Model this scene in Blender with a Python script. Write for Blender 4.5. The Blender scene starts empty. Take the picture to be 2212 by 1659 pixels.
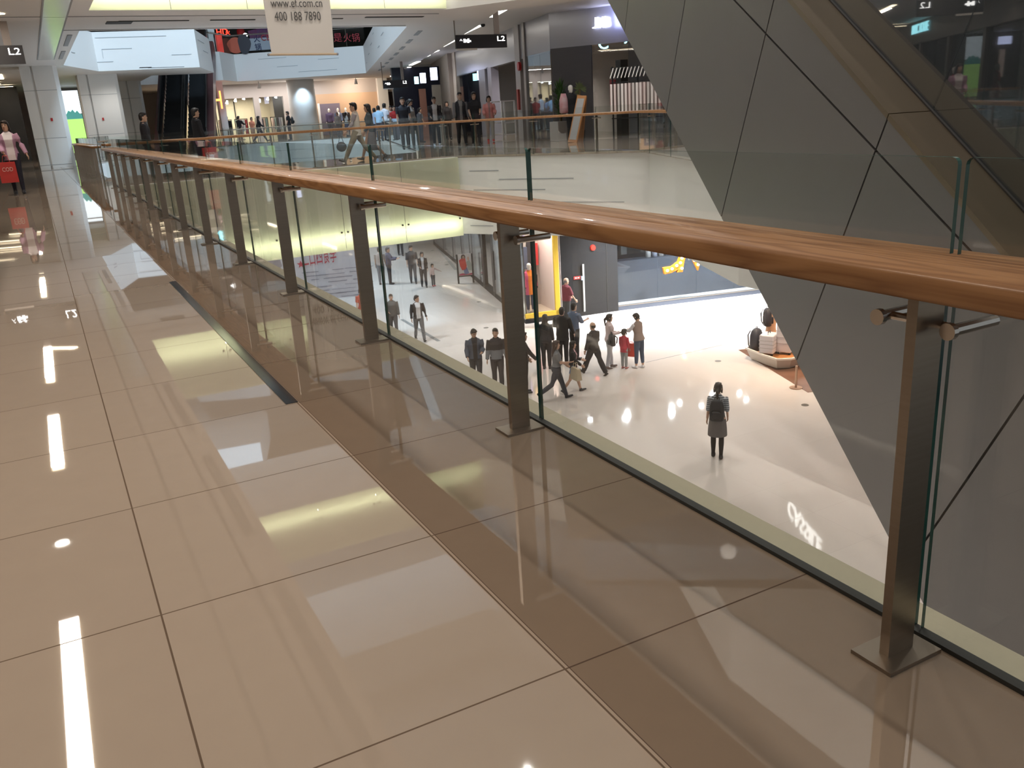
import bpy, bmesh, math, random
import numpy as np
from mathutils import Vector, Matrix
from mathutils.geometry import tessellate_polygon
random.seed(7)
SC = bpy.context.scene
COL = SC.collection
# ------------------------------------------------------------------ camera
IW, IH, FPX = 2212, 1659, 1868.72
PITCH, ROLL, YAW, EYE = 0.308764, -0.061884, 0.473617, 1.26
FW = Vector((math.sin(YAW) * math.cos(PITCH), math.cos(YAW) * math.cos(PITCH), -math.sin(PITCH)))
_r = Vector((math.cos(YAW), -math.sin(YAW), 0)); _u = _r.cross(FW)
RT = _r * math.cos(ROLL) + _u * math.sin(ROLL); UP = _u * math.cos(ROLL) - _r * math.sin(ROLL)
CP = Vector((0, 0, EYE))
cam = bpy.data.objects.new('camera', bpy.data.cameras.new('camera')); COL.objects.link(cam)
cam.data.sensor_width = 36; cam.data.lens = FPX / IW * 36; cam.data.clip_start = 0.05; cam.data.clip_end = 400
cam.matrix_world = Matrix(((RT.x, UP.x, -FW.x, 0), (RT.y, UP.y, -FW.y, 0), (RT.z, UP.z, -FW.z, EYE), (0, 0, 0, 1)))
SC.camera = cam
# ------------------------------------------------------------------ world, exposure, big lamps
SC.view_settings.view_transform = 'Standard'; SC.view_settings.look = 'None'
SC.view_settings.gamma = 1; SC.view_settings.exposure = 0.2; SC.view_settings.use_curve_mapping = False
W = bpy.data.worlds.new('world'); SC.world = W; W.use_nodes = True
W.node_tree.nodes['Background'].inputs[0].default_value = (0.86, 0.92, 1.0, 1)
W.node_tree.nodes['Background'].inputs[1].default_value = 0.35
SC.cycles.transparent_max_bounces = 28; SC.cycles.max_bounces = 8; SC.cycles.diffuse_bounces = 4
SC.cycles.glossy_bounces = 4; SC.cycles.caustics_reflective = False; SC.cycles.caustics_refractive = False
SC.cycles.sample_clamp_indirect = 6
def lamp(name, loc, size, power, col, tgt=None, sy=None, spread=180):
    l = bpy.data.lights.new(name, 'AREA'); l.shape = 'RECTANGLE'; l.size = size; l.size_y = sy or size
    l.energy = power; l.color = col; l.spread = math.radians(spread)
    o = bpy.data.objects.new(name, l); COL.objects.link(o); o.location = loc
    d = (Vector(tgt) - Vector(loc)) if tgt else Vector((0, 0, -1))
    o.rotation_euler = d.to_track_quat('-Z', 'Y').to_euler()
    return o
WARM, NEUT, COOL = (1, .88, .76), (1, .96, .91), (.60, .81, 1)
def spot(name, loc, power, col, ang=130, rad=.09, tgt=None, blend=.8):
    l = bpy.data.lights.new(name, 'SPOT'); l.energy = power; l.color = col; l.spot_size = math.radians(ang); l.spot_blend = blend; l.shadow_soft_size = rad
    o = bpy.data.objects.new(name, l); COL.objects.link(o); o.location = loc
    d = (Vector(tgt) - Vector(loc)) if tgt else Vector((0, 0, -1)); o.rotation_euler = d.to_track_quat('-Z', 'Y').to_euler(); return o
lamp('skylight_lamp', (7.5, 32.5, 26.2), 11, 10000, COOL, sy=7)            # glazed roof over the far void
for q in ((4, 4), (4, 11), (4, 18), (9, 4), (9, 11), (9, 18)): spot('atrium_fill', (q[0], q[1], 16.9), 1900, (1, .95, .89), 120, .12)  # no fitting known here; spots added to brighten the near void
for yy in (-2.5, 3.2, 8.5, 16.8, 23.2, 36.5, 48):                     # corridor ceiling lamps
    lamp('corridor_lamp', (-.66, yy, 3.95), .2, 62, (1, .88, .77), sy=3.0)
for yy in (-5, 1, 7, 13, 19, 25, 31): spot('shop_row_lamp', (-3.0, yy, 3.9), 60, WARM)
for q in ((4.5, 26.3), (9, 26.3)): spot('bridge_lamp', (q[0], q[1], 3.95), 130, NEUT, 150)
for q in ((15.2, 24.0), (14.6, 30.0), (17.2, 37.0), (19.7, 47)): spot('walkway_lamp', (q[0], q[1], 4.3), 330, NEUT, 150)
# lower floor downlights under the slab of this floor
for q, pw, c in (((18.6, 23.7), 1500, (.93, .96, 1)), ((20.6, 23.7), 1900, (.93, .96, 1)), ((22.9, 23.6), 1900, (.93, .96, 1)), ((17.0, 24.2), 900, (.93, .96, 1)), ((13.0, 25.3), 170, NEUT), ((9.0, 26.5), 220, (.85, .93, 1)), ((5, 27), 160, (.9, .95, 1)),
                 ((12.7, 30), 200, NEUT), ((15.0, 35.5), 200, NEUT), ((11.5, 37.5), 220, (.85, .93, 1)), ((16.6, 42), 200, NEUT), ((14, 48), 220, NEUT), ((6, 35), 160, NEUT)):
    spot('lower_lamp', (q[0], q[1], -2.44), pw * 1.3, c, 150)
for q in ((1.2, 5), (1.2, 10), (1.2, 15), (1.2, 20)): spot('under_walkway_fill', (q[0], q[1], -2.44), 420, (1, .93, .89), 150)  # added to brighten the lower floor, not known fittings
for q in ((12.9, 13.6), (13.0, 9.5), (13.0, 5), (14.6, 16.5)): spot('under_slab_fill', (q[0], q[1], -2.44), 100, (1, .88, .80), 150)  # extra spots added to lift the lower floor where the shop downlights fall off
for q in ((18.0, 15.0), (19.5, 17.5), (16.6, 17.6)): spot('kiosk_lamp', (q[0], q[1], -2.5), 430, (1, .77, .58), 120)
lamp('far_shop_lamp', (16, 65.5, 3.9), 9, 230, NEUT, sy=1)
spot('column_wash_lamp', (17.2, 62.6, 3.85), 190, (.62, .82, 1), 90, .06, tgt=(17.5, 63.3, 1.2))
for q in ((2, 53), (-1, 50), (4, 47.5)): spot('left_back_lamp', (q[0], q[1], 3.95), 120, NEUT, 150)

# ------------------------------------------------------------------ pixel helpers (a ray from the lens meets a known surface)
def ray(x, y): return FW + RT * ((x - IW / 2) / FPX) - UP * ((y - IH / 2) / FPX)
def at(x, y, z): r = ray(x, y); return CP + r * ((z - EYE) / r.z)
def aty(x, y, Y): r = ray(x, y); return CP + r * (Y / r.y)
def zat(x, y, P): r = ray(x, y); t = (P.x * r.x + P.y * r.y) / (r.x ** 2 + r.y ** 2); return EYE + r.z * t
def onw(x, y, A, B):
    r = ray(x, y); n = Vector((B[1] - A[1], A[0] - B[0], 0)); t = (Vector((A[0], A[1], 0)) - CP).dot(n) / r.dot(n); return CP + r * t
# ------------------------------------------------------------------ materials
def mat(name, col, rough=.6, metal=0, spec=.5, emit=None, es=0, coat=0, alpha=None, trans=0):
    m = bpy.data.materials.new(name); m.use_nodes = True; b = m.node_tree.nodes['Principled BSDF']
    b.inputs['Base Color'].default_value = (*col, 1); b.inputs['Roughness'].default_value = rough
    b.inputs['Metallic'].default_value = metal; b.inputs['Specular IOR Level'].default_value = spec
    b.inputs['Coat Weight'].default_value = coat; b.inputs['Coat Roughness'].default_value = .03
    if emit: b.inputs['Emission Color'].default_value = (*emit, 1); b.inputs['Emission Strength'].default_value = es
    return m
def nz(m, scale, amt, c2, stretch=(1, 1, 1), detail=4, rough_amt=0):
    """procedural mottling between the base colour and c2"""
    nt = m.node_tree; b = nt.nodes['Principled BSDF']; N = nt.nodes.new
    tc = N('ShaderNodeTexCoord'); mp = N('ShaderNodeMapping'); mp.inputs['Scale'].default_value = stretch
    n = N('ShaderNodeTexNoise'); n.inputs['Scale'].default_value = scale; n.inputs['Detail'].default_value = detail
    mx = N('ShaderNodeMix'); mx.data_type = 'RGBA'; mx.inputs[6].default_value = b.inputs['Base Color'].default_value; mx.inputs[7].default_value = (*c2, 1)
    ma = N('ShaderNodeMath'); ma.operation = 'MULTIPLY'; ma.inputs[1].default_value = amt
    L = nt.links.new
    L(tc.outputs['Object'], mp.inputs[0]); L(mp.outputs[0], n.inputs['Vector']); L(n.outputs[0], ma.inputs[0]); L(ma.outputs[0], mx.inputs[0]); L(mx.outputs[2], b.inputs['Base Color'])
    return m
def glassm(name, tint, refl=1.0, base=.035):
    m = bpy.data.materials.new(name); m.use_nodes = True; nt = m.node_tree; nt.nodes.clear(); N = nt.nodes.new; L = nt.links.new
    o = N('ShaderNodeOutputMaterial'); mx = N('ShaderNodeMixShader'); t = N('ShaderNodeBsdfTransparent'); g = N('ShaderNodeBsdfGlossy')
    t.inputs[0].default_value = (*tint, 1); g.inputs['Roughness'].default_value = .015; g.inputs[0].default_value = (refl, refl, refl, 1)
    lw = N('ShaderNodeLayerWeight'); lw.inputs[0].default_value = .5
    p = N('ShaderNodeMath'); p.operation = 'POWER'; p.inputs[1].default_value = 4.0
    s = N('ShaderNodeMath'); s.operation = 'MULTIPLY_ADD'; s.inputs[1].default_value = .8; s.inputs[2].default_value = base
    L(lw.outputs['Facing'], p.inputs[0]); L(p.outputs[0], s.inputs[0]); L(s.outputs[0], mx.inputs[0]); L(t.outputs[0], mx.inputs[1]); L(g.outputs[0], mx.inputs[2]); L(mx.outputs[0], o.inputs[0])
    return m
def tilem(name, c1, c2, grout, size, ox, oy, gw, rough, wob, mott, spec=.5, ior=1.5):
    m = bpy.data.materials.new(name); m.use_nodes = True; nt = m.node_tree; N = nt.nodes.new; L = nt.links.new; b = nt.nodes['Principled BSDF']
    geo = N('ShaderNodeNewGeometry'); sep = N('ShaderNodeSeparateXYZ'); L(geo.outputs['Position'], sep.inputs[0])
    def M(op, a, bb=None, c=None):
        n = N('ShaderNodeMath'); n.operation = op
        for i, v in enumerate((a, bb, c)):
            if v is None: continue
            if isinstance(v, (int, float)): n.inputs[i].default_value = v
            else: L(v, n.inputs[i])
        return n.outputs[0]
    def half(s, off):
        u = M('DIVIDE', M('SUBTRACT', s, off), size); fl = M('FLOOR', u); fr = M('SUBTRACT', u, fl)
        e = M('LESS_THAN', M('MINIMUM', fr, M('SUBTRACT', 1.0, fr)), gw / 2 / size); return fl, e
    fx, ex = half(sep.outputs[0], ox); fy, ey = half(sep.outputs[1], oy)
    g = M('MAXIMUM', ex, ey)
    cmb = N('ShaderNodeCombineXYZ'); L(fx, cmb.inputs[0]); L(fy, cmb.inputs[1])
    wn = N('ShaderNodeTexWhiteNoise'); L(cmb.outputs[0], wn.inputs['Vector'])
    ns = N('ShaderNodeTexNoise'); ns.inputs['Scale'].default_value = 9; ns.inputs['Detail'].default_value = 8; L(geo.outputs['Position'], ns.inputs['Vector'])
    fac = M('ADD', M('MULTIPLY', wn.outputs['Value'], .35), M('MULTIPLY', ns.outputs[0], mott))
    mx = N('ShaderNodeMix'); mx.data_type = 'RGBA'; mx.inputs[6].default_value = (*c1, 1); mx.inputs[7].default_value = (*c2, 1); L(fac, mx.inputs[0])
    mg = N('ShaderNodeMix'); mg.data_type = 'RGBA'; L(mx.outputs[2], mg.inputs[6]); mg.inputs[7].default_value = (*grout, 1); L(g, mg.inputs[0])
    L(mg.outputs[2], b.inputs['Base Color'])
    L(M('ADD', M('MULTIPLY', g, .4), rough), b.inputs['Roughness'])
    L(M('MULTIPLY', M('SUBTRACT', 1.0, g), spec), b.inputs['Specular IOR Level']); b.inputs['IOR'].default_value = ior
    vs = N('ShaderNodeVectorMath'); vs.operation = 'SUBTRACT'; L(wn.outputs['Color'], vs.inputs[0]); vs.inputs[1].default_value = (.5, .5, .5)
    vm = N('ShaderNodeVectorMath'); vm.operation = 'SCALE'; L(vs.outputs[0], vm.inputs[0]); vm.inputs['Scale'].default_value = wob
    va = N('ShaderNodeVectorMath'); va.operation = 'ADD'; L(geo.outputs['Normal'], va.inputs[0]); L(vm.outputs[0], va.inputs[1])
    vn = N('ShaderNodeVectorMath'); vn.operation = 'NORMALIZE'; L(va.outputs[0], vn.inputs[0]); L(vn.outputs[0], b.inputs['Normal'])
    return m
def woodm():
    m = mat('oak', (.33, .15, .055), .42, coat=.22); nt = m.node_tree; N = nt.nodes.new; L = nt.links.new; b = nt.nodes['Principled BSDF']
    tc = N('ShaderNodeTexCoord'); mp = N('ShaderNodeMapping'); mp.inputs['Scale'].default_value = (7, .55, 7)
    n = N('ShaderNodeTexNoise'); n.inputs['Scale'].default_value = 1.6; n.inputs['Detail'].default_value = 2
    ml = N('ShaderNodeMath'); ml.operation = 'MULTIPLY'; ml.inputs[1].default_value = 16
    fr = N('ShaderNodeMath'); fr.operation = 'PINGPONG'; fr.inputs[1].default_value = 1
    n2 = N('ShaderNodeTexNoise'); n2.inputs['Scale'].default_value = 6; n2.inputs['Detail'].default_value = 6
    mp2 = N('ShaderNodeMapping'); mp2.inputs['Scale'].default_value = (30, .8, 30)
    r = N('ShaderNodeValToRGB'); e = r.color_ramp.elements
    e[0].position = 0; e[0].color = (.165, .066, .022, 1); e[1].position = .75; e[1].color = (.345, .172, .070, 1)
    a = N('ShaderNodeMath'); a.operation = 'MULTIPLY_ADD'; a.inputs[1].default_value = .55
    L(tc.outputs['Object'], mp.inputs[0]); L(tc.outputs['Object'], mp2.inputs[0]); L(mp.outputs[0], n.inputs['Vector']); L(n.outputs[0], ml.inputs[0]); L(ml.outputs[0], fr.inputs[0])
    L(mp2.outputs[0], n2.inputs['Vector']); L(fr.outputs[0], a.inputs[0])
    m2 = N('ShaderNodeMath'); m2.operation = 'MULTIPLY'; m2.inputs[1].default_value = .6; L(n2.outputs[0], m2.inputs[0]); L(m2.outputs[0], a.inputs[2]); L(a.outputs[0], r.inputs[0]); L(r.outputs[0], b.inputs['Base Color'])
    return m
M = {}
M['tile'] = tilem('polished_tile', (.36, .29, .225), (.315, .25, .195), (.11, .078, .055), .8, .062, .70, .005, .018, .0035, .5, .5, 2.0)
M['tile_border'] = tilem('brown_border_tile', (.22, .165, .12), (.18, .135, .098), (.08, .055, .04), .8, .872, .70, .005, .02, .0035, .5, .5, 2.0)
M['tile_lower'] = tilem('pale_lower_tile', (.72, .66, .62), (.66, .60, .56), (.54, .49, .46), 1.2, .3, .5, .008, .05, .004, .4, .6, 1.55)
M['wood'] = woodm()
M['steel'] = nz(mat('brushed_bronze_steel', (.34, .29, .24), .33, 1), 3, .6, (.24, .2, .16), (1, 1, 40))
M['steel_bright'] = mat('stainless_steel', (.62, .56, .50), .25, 1)
M['steel_dark'] = mat('dark_metal', (.06, .055, .05), .4, .7)
M['gasket'] = mat('black_gasket', (.012, .013, .011), .5)
M['ledge'] = nz(mat('ledge_stone', (.31, .28, .20), .75), 60, .5, (.25, .22, .16))
M['plaster'] = mat('white_plaster', (.80, .80, .78), .6)
M['ceil'] = mat('ceiling_white', (.78, .76, .74), .55)
M['ceil_gloss'] = mat('ceiling_metal_panel', (.70, .71, .69), .22, .25)
M['slot'] = mat('slot_grey', (.36, .38, .40), .8)
M['vent'] = mat('vent_dark', (.035, .035, .035), .7)
M['frost'] = None
M['glass'] = glassm('clear_glass', (.965, .98, .97))
M['clear'] = glassm('clear_pane', (1, 1, 1), .3, .0)
M['glass_shop'] = glassm('shop_glass', (.90, .93, .95), .9, .05)
M['glass_dark'] = glassm('escalator_glass', (.55, .58, .60), .9, .12)
M['glass_edge'] = mat('green_glass_edge', (.02, .075, .06), .15)
M['clad'] = nz(mat('grey_cladding', (.122, .117, .117), .42, .25), 2.2, .5, (.107, .099, .090))
M['joint'] = mat('dark_joint', (.02, .017, .015), .7)
M['bronze'] = mat('bronze_sheet', (.15, .115, .075), .36, .7)
M['black'] = mat('black', (.015, .015, .017), .5)
M['rubber'] = mat('black_rubber', (.012, .012, .012), .55)
M['signbox'] = mat('sign_charcoal', (.035, .035, .042), .4)
M['lit_white'] = mat('lit_white', (1, 1, 1), .5, emit=(1, .98, .95), es=4)
M['lit_blue'] = mat('lit_blue_white', (1, 1, 1), .5, emit=(.66, .70, 1), es=5)
M['lit_cyan'] = mat('lit_cyan', (1, 1, 1), .5, emit=(.35, .9, 1), es=3)
M['lit_red'] = mat('lit_red', (1, .1, .05), .5, emit=(1, .04, .02), es=3)
M['lit_orange'] = mat('lit_orange', (1, .1, .05), .5, emit=(1, .18, .04), es=5)
M['strip'] = mat('strip_lamp_warm', (1, 1, 1), .5, emit=(1, .82, .55), es=7)
M['strip_n'] = mat('strip_lamp_neutral', (1, 1, 1), .5, emit=(1, .96, .86), es=5)
M['bulb'] = mat('bulb', (1, 1, 1), .5, emit=(1, .84, .5), es=5)
M['marquee'] = mat('marquee_orange', (.42, .10, .004), .45, emit=(1, .33, .02), es=.22)
M['spot'] = mat('spot_lamp', (1, 1, 1), .5, emit=(.9, .95, 1), es=45)
def flat(name, col, rough=.7, **k):
    key = 'f_' + name
    if key not in M: M[key] = mat(name, col, rough, **k)
    return M[key]
def frostm():
    m = bpy.data.materials.new('frosted_panel'); m.use_nodes = True; nt = m.node_tree; nt.nodes.clear(); N = nt.nodes.new; L = nt.links.new
    o = N('ShaderNodeOutputMaterial'); a = N('ShaderNodeAddShader'); t = N('ShaderNodeBsdfTranslucent'); d = N('ShaderNodeBsdfDiffuse'); g = N('ShaderNodeBsdfGlossy'); mx = N('ShaderNodeMixShader')
    t.inputs[0].default_value = (.66, .67, .50, 1); d.inputs[0].default_value = (.36, .37, .29, 1); g.inputs['Roughness'].default_value = .06; mx.inputs[0].default_value = .06
    L(t.outputs[0], a.inputs[0]); L(d.outputs[0], a.inputs[1]); L(a.outputs[0], mx.inputs[1]); L(g.outputs[0], mx.inputs[2]); L(mx.outputs[0], o.inputs[0]); return m
M['frost'] = frostm()
# ------------------------------------------------------------------ mesh builder
class MB:
    def __init__(s): s.v = []; s.f = []; s.m = []
    def add(s, vs, fs, m=0):
        o = len(s.v); s.v += [tuple(v) for v in vs]; s.f += [tuple(i + o for i in f) for f in fs]; s.m += [m] * len(fs); return s
    def box(s, x0, x1, y0, y1, z0, z1, m=0):
        return s.add([(x, y, z) for x in (x0, x1) for y in (y0, y1) for z in (z0, z1)], [(0, 1, 3, 2), (4, 6, 7, 5), (0, 4, 5, 1), (2, 3, 7, 6), (0, 2, 6, 4), (1, 5, 7, 3)], m)
    def obox(s, c, ax, ay, az, h, m=0):
        c = Vector(c); vs = [c + Vector(ax) * (i * h[0]) + Vector(ay) * (j * h[1]) + Vector(az) * (k * h[2]) for i in (-1, 1) for j in (-1, 1) for k in (-1, 1)]
        return s.add(vs, [(0, 1, 3, 2), (4, 6, 7, 5), (0, 4, 5, 1), (2, 3, 7, 6), (0, 2, 6, 4), (1, 5, 7, 3)], m)
    def bar(s, a, b, w, h, m=0, up=(0, 0, 1)):
        a, b = Vector(a), Vector(b); d = (b - a); l = d.length; d.normalize(); sd = d.cross(Vector(up)); sd.normalize(); u = sd.cross(d)
        return s.obox((a + b) / 2, d, sd, u, (l / 2, w / 2, h / 2), m)
    def wall(s, A, B, z0, z1, t, m=0):   # vertical slab from A to B, thickness t behind (to the left of A->B)
        A, B = Vector((A[0], A[1], 0)), Vector((B[0], B[1], 0)); d = (B - A).normalized(); n = Vector((-d.y, d.x, 0)) * t
        p = [A, B, B + n, A + n]; return s.prism([(q.x, q.y) for q in p], z0, z1, m)
    def prism(s, poly, z0, z1, m=0, caps=True, holes=(), ms=None):
        ms = m if ms is None else ms
        loops = [list(poly)] + [list(h) for h in holes]
        tri = tessellate_polygon([[Vector((p[0], p[1], 0)) for p in l] for l in loops])
        flat_ = [p for l in loops for p in l]; n = len(flat_)
        if caps:
            s.add([(p[0], p[1], z1) for p in flat_], tri, m); s.add([(p[0], p[1], z0) for p in flat_], [t[::-1] for t in tri], m)
        for l in loops:
            k = len(l); s.add([(p[0], p[1], z0) for p in l] + [(p[0], p[1], z1) for p in l], [(i, (i + 1) % k, k + (i + 1) % k, k + i) for i in range(k)], ms)
        return s
    def face(s, poly, z, m=0, holes=()):
        loops = [list(poly)] + [list(h) for h in holes]; tri = tessellate_polygon([[Vector((p[0], p[1], 0)) for p in l] for l in loops])
        return s.add([(p[0], p[1], z) for l in loops for p in l], tri, m)
    def ext(s, poly, o, ax, ay, d, m=0):     # polygon in the plane (ax, ay) at o, extruded along d
        o, ax, ay, d = Vector(o), Vector(ax), Vector(ay), Vector(d); k = len(poly)
        P = [o + ax * p[0] + ay * p[1] for p in poly]; tri = tessellate_polygon([[Vector((p[0], p[1], 0)) for p in poly]])
        s.add(P, tri, m); s.add([p + d for p in P], [t[::-1] for t in tri], m)
        return s.add(P + [p + d for p in P], [(i, (i + 1) % k, k + (i + 1) % k, k + i) for i in range(k)], m)
    def loft(s, rings, m=0, close=True):
        n = len(rings[0]); vs = [p for r in rings for p in r]; fs = []
        for i in range(len(rings) - 1):
            for j in range(n): fs.append((i * n + j, i * n + (j + 1) % n, (i + 1) * n + (j + 1) % n, (i + 1) * n + j))
        if close: fs += [tuple(range(n))[::-1], tuple(range((len(rings) - 1) * n, len(rings) * n))]
        return s.add(vs, fs, m)
    def tube(s, pts, rad, n=10, m=0, sq=1.0, side=None):
        """tapered tube through pts; rad = one radius or one per point; sq flattens it along the second axis"""
        pts = [Vector(p) for p in pts]; rad = rad if isinstance(rad, (list, tuple)) else [rad] * len(pts); rings = []
        for i, p in enumerate(pts):
            d = (pts[min(i + 1, len(pts) - 1)] - pts[max(i - 1, 0)]).normalized()
            a = Vector(side) if side else (Vector((0, 0, 1)) if abs(d.z) < .9 else Vector((1, 0, 0)))
            u = a.cross(d).normalized() if not side else (Vector(side) - d * d.dot(Vector(side))).normalized(); w = d.cross(u)
            rings.append([p + u * (math.cos(t) * rad[i]) + w * (math.sin(t) * rad[i] * sq) for t in [2 * math.pi * k / n for k in range(n)]])
        return s.loft(rings, m)
    def ell(s, c, r, m=0, n=14, k=9):
        c = Vector(c); rings = []
        for i in range(k + 1):
            ph = -math.pi / 2 + math.pi * min(max(i, .12), k - .12) / k
            rings.append([c + Vector((r[0] * math.cos(ph) * math.cos(t), r[1] * math.cos(ph) * math.sin(t), r[2] * math.sin(ph))) for t in [2 * math.pi * q / n for q in range(n)]])
        return s.loft(rings, m)
    def build(s, name, mats, parent=None, smooth=False, origin=None, xf=None, bevel=0):
        me = bpy.data.meshes.new(name); V = [Vector(v) for v in s.v]
        if xf is not None: V = [xf @ v for v in V]
        if origin is None and parent is None:
            xs = [v.x for v in V]; ys = [v.y for v in V]; zs = [v.z for v in V]
            origin = Vector(((min(xs) + max(xs)) / 2, (min(ys) + max(ys)) / 2, min(zs)))
        if parent is not None: origin = Vector((0, 0, 0))
        origin = Vector(origin)
        me.from_pydata([v - origin for v in V], [], s.f)
        for q in (mats if isinstance(mats, (list, tuple)) else [mats]): me.materials.append(q)
        for p, i in zip(me.polygons, s.m): p.material_index = i; p.use_smooth = smooth
        bm = bmesh.new(); bm.from_mesh(me); bmesh.ops.recalc_face_normals(bm, faces=bm.faces); bm.to_mesh(me); bm.free()
        o = bpy.data.objects.new(name, me); COL.objects.link(o); o.location = origin
        if parent is not None:
            o.parent = parent; o.matrix_parent_inverse = Matrix.Translation(root_loc(parent)).inverted()
        if bevel:
            b = o.modifiers.new('bevel', 'BEVEL'); b.width = bevel; b.segments = 2; b.limit_method = 'ANGLE'
        return o
def root_loc(o):
    p = Vector((0, 0, 0)); q = o
    # world location of o (only translations are used while building)
    return o.matrix_world_cache if hasattr(o, 'matrix_world_cache') else wl(o)
def wl(o):
    if o.parent is None: return Vector(o.location)
    return wl(o.parent) + o.matrix_parent_inverse.translation + Vector(o.location)
def tag(o, label, cat, group=None):
    o['label'] = label; o['category'] = cat
    if group: o['group'] = group
    return o
def thing(name, label, cat, loc, group=None):
    o = bpy.data.objects.new(name, None); COL.objects.link(o); o.location = Vector(loc); o.empty_display_size = .1
    return tag(o, label, cat, group)
def struct(o): o['kind'] = 'structure'; return o
def text_mb(txt, h, depth, o, ax, ay, m=0, mb=None, align='LEFT', width=None, shear=0):
    """lettering as a mesh, lower left corner at o, letters along ax, upright along ay"""
    cu = bpy.data.curves.new('t', 'FONT'); cu.body = txt; cu.size = 1; cu.extrude = 0; cu.resolution_u = 3
    ob = bpy.data.objects.new('t', cu); COL.objects.link(ob); dg = bpy.context.evaluated_depsgraph_get(); dg.update()
    me = bpy.data.meshes.new_from_object(ob.evaluated_get(dg)); COL.objects.unlink(ob); bpy.data.objects.remove(ob)
    co = [v.co.copy() for v in me.vertices]; fs = [tuple(p.vertices) for p in me.polygons]; bpy.data.meshes.remove(me); bpy.data.curves.remove(cu)
    mb = mb or MB()
    if not co: return mb
    x0, x1 = min(c.x for c in co), max(c.x for c in co); y0, y1 = min(c.y for c in co), max(c.y for c in co)
    sy = h / max(y1 - y0, 1e-6); sx = sy if width is None else width / (x1 - x0)
    o, ax, ay = Vector(o), Vector(ax).normalized(), Vector(ay).normalized(); nrm = ax.cross(ay)
    off = {'LEFT': 0, 'CENTER': -(x1 - x0) * sx / 2, 'RIGHT': -(x1 - x0) * sx}[align]
    P = [o + ax * ((c.x - x0) * sx + off) + ay * ((c.y - y0) * sy) for c in co]
    k = len(P); ed = {}
    for f in fs:
        for i in range(len(f)): e = (f[i], f[(i + 1) % len(f)]); ed[e] = 1
    F = list(fs)
    if depth:
        P2 = [p - nrm * depth for p in P]
        F += [tuple(i + k for i in f[::-1]) for f in fs] + [(b, a, a + k, b + k) for (a, b) in ed if (b, a) not in ed]; P = P + P2
    return mb.add(P, F, m)
# ------------------------------------------------------------------ outlines of the two voids (plan, metres)
EDGE = 1.77
V1 = [(EDGE, -7), (EDGE, 24.2), (10.95, 24.2), (14.2, 19.0), (11.6, 12.7), (11.6, -7)]
V2 = [(EDGE, 28.5), (EDGE, 42.0), (3.4, 46.8), (7.85, 46.2), (9.4, 51.3), (9.9, 60.4), (11.5, 60.0), (12.9, 62.6), (20.4, 58.2), (11.6, 28.6)]
SD, NE, CE, EE, PE = (22.0, 47.8), (17.9, 32.0), (17.2, 28.9), (21.3, 22.3), (27, 15.5)      # shop line on the right
BND = [(-9, -8), (30, -8), (30, 78), (-9, 78)]
Z1, ZS, ZC, Z3 = -6.0, -2.3, 4.0, 5.7
# floors ------------------------------------------------------------
f = MB(); f.prism([(-4.2, -7), (.872, -7), (.872, 24), (.872, 78), (-4.2, 78)], -.06, 0, 0)
f.prism([(.872, -7), (1.635, -7), (1.635, 24.2), (1.635, 28.5), (1.635, 78), (.872, 78)], -.06, 0, 1)
f.prism([(1.635, 24.32), (10.9, 24.32), (14.05, 19.05), (11.45, 12.7), (11.45, -7), (30, -7), (30, 78), (1.635, 78)], -.06, 0, 0, holes=[V2[:1] + V2[1:]])
struct(f.build('floor', [M['tile'], M['tile_border']]))
st = MB().box(.81, .868, 3.91, 7.95, .0005, .003); struct(st.build('trim_1', mat('floor_inlay', (.03, .032, .035), .08, spec=.6)))
s = MB()
s.prism([(-9, -8), (30, -8), (30, 78), (-9, 78)], ZS, -.065, 0, holes=[V1[1:2] + V1[2:] + V1[:1], V2])
struct(s.build('slab_middle', [M['plaster']]))
# ledge of the near edge beyond the glass
l = MB().box(1.665, EDGE, -7, 24.2, -.06, -.004); struct(l.build('trim_2', M['ledge']))
l = MB().box(1.635, 1.664, -7, 24.2, -.05, .012); struct(l.build('trim_3', M['gasket']))
l = MB(); l.prism([(-9, -9), (34, -9), (34, 80), (-9, 80)], Z1 - .1, Z1); struct(l.build('floor_lower', M['tile_lower']))
# upper slab (ceiling of this floor)
LEFTC = [(-9, -8), (EDGE, -8), (EDGE, 24.2), (EDGE, 28.5), (EDGE, 42), (3.4, 46.8), (7.85, 46.2), (9.4, 51.3), (9.2, 51.9), (6.3, 51.9), (6.3, 78), (-9, 78)]
c = MB(); c.prism(LEFTC, ZC, Z3)
c.prism([(EDGE, 24.2), (10.95, 24.2), (11.6, 28.6), (EDGE, 28.5)], ZC, Z3)
c.prism([(11.5, 60), (12.9, 62.6), (20.4, 58.2), (30, 58.2), (30, 78), (6.3, 78), (6.3, 62), (9.9, 62), (9.9, 60.4)], ZC, Z3)
struct(c.build('ceiling_main', M['ceil']))
c = MB()   # perimeter band at the right, then the higher tray over the walkway
BI = [(10.95, 24.2), (14.2, 19), (11.6, 12.7), (11.6, -7), (13.2, -7), (13.2, 12.4), (16.0, 19.2), (12.9, 24.6), (14.3, 28.8), (23.0, 58.2), (20.4, 58.2), (11.6, 28.6)]
c.prism(BI, ZC, Z3)
c.prism([(13.2, -7), (30, -7), (30, 58.2), (23.0, 58.2), (14.3, 28.8), (12.9, 24.6), (16.0, 19.2), (13.2, 12.4)], 4.4, Z3)
struct(c.build('ceiling_right', M['ceil']))
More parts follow.
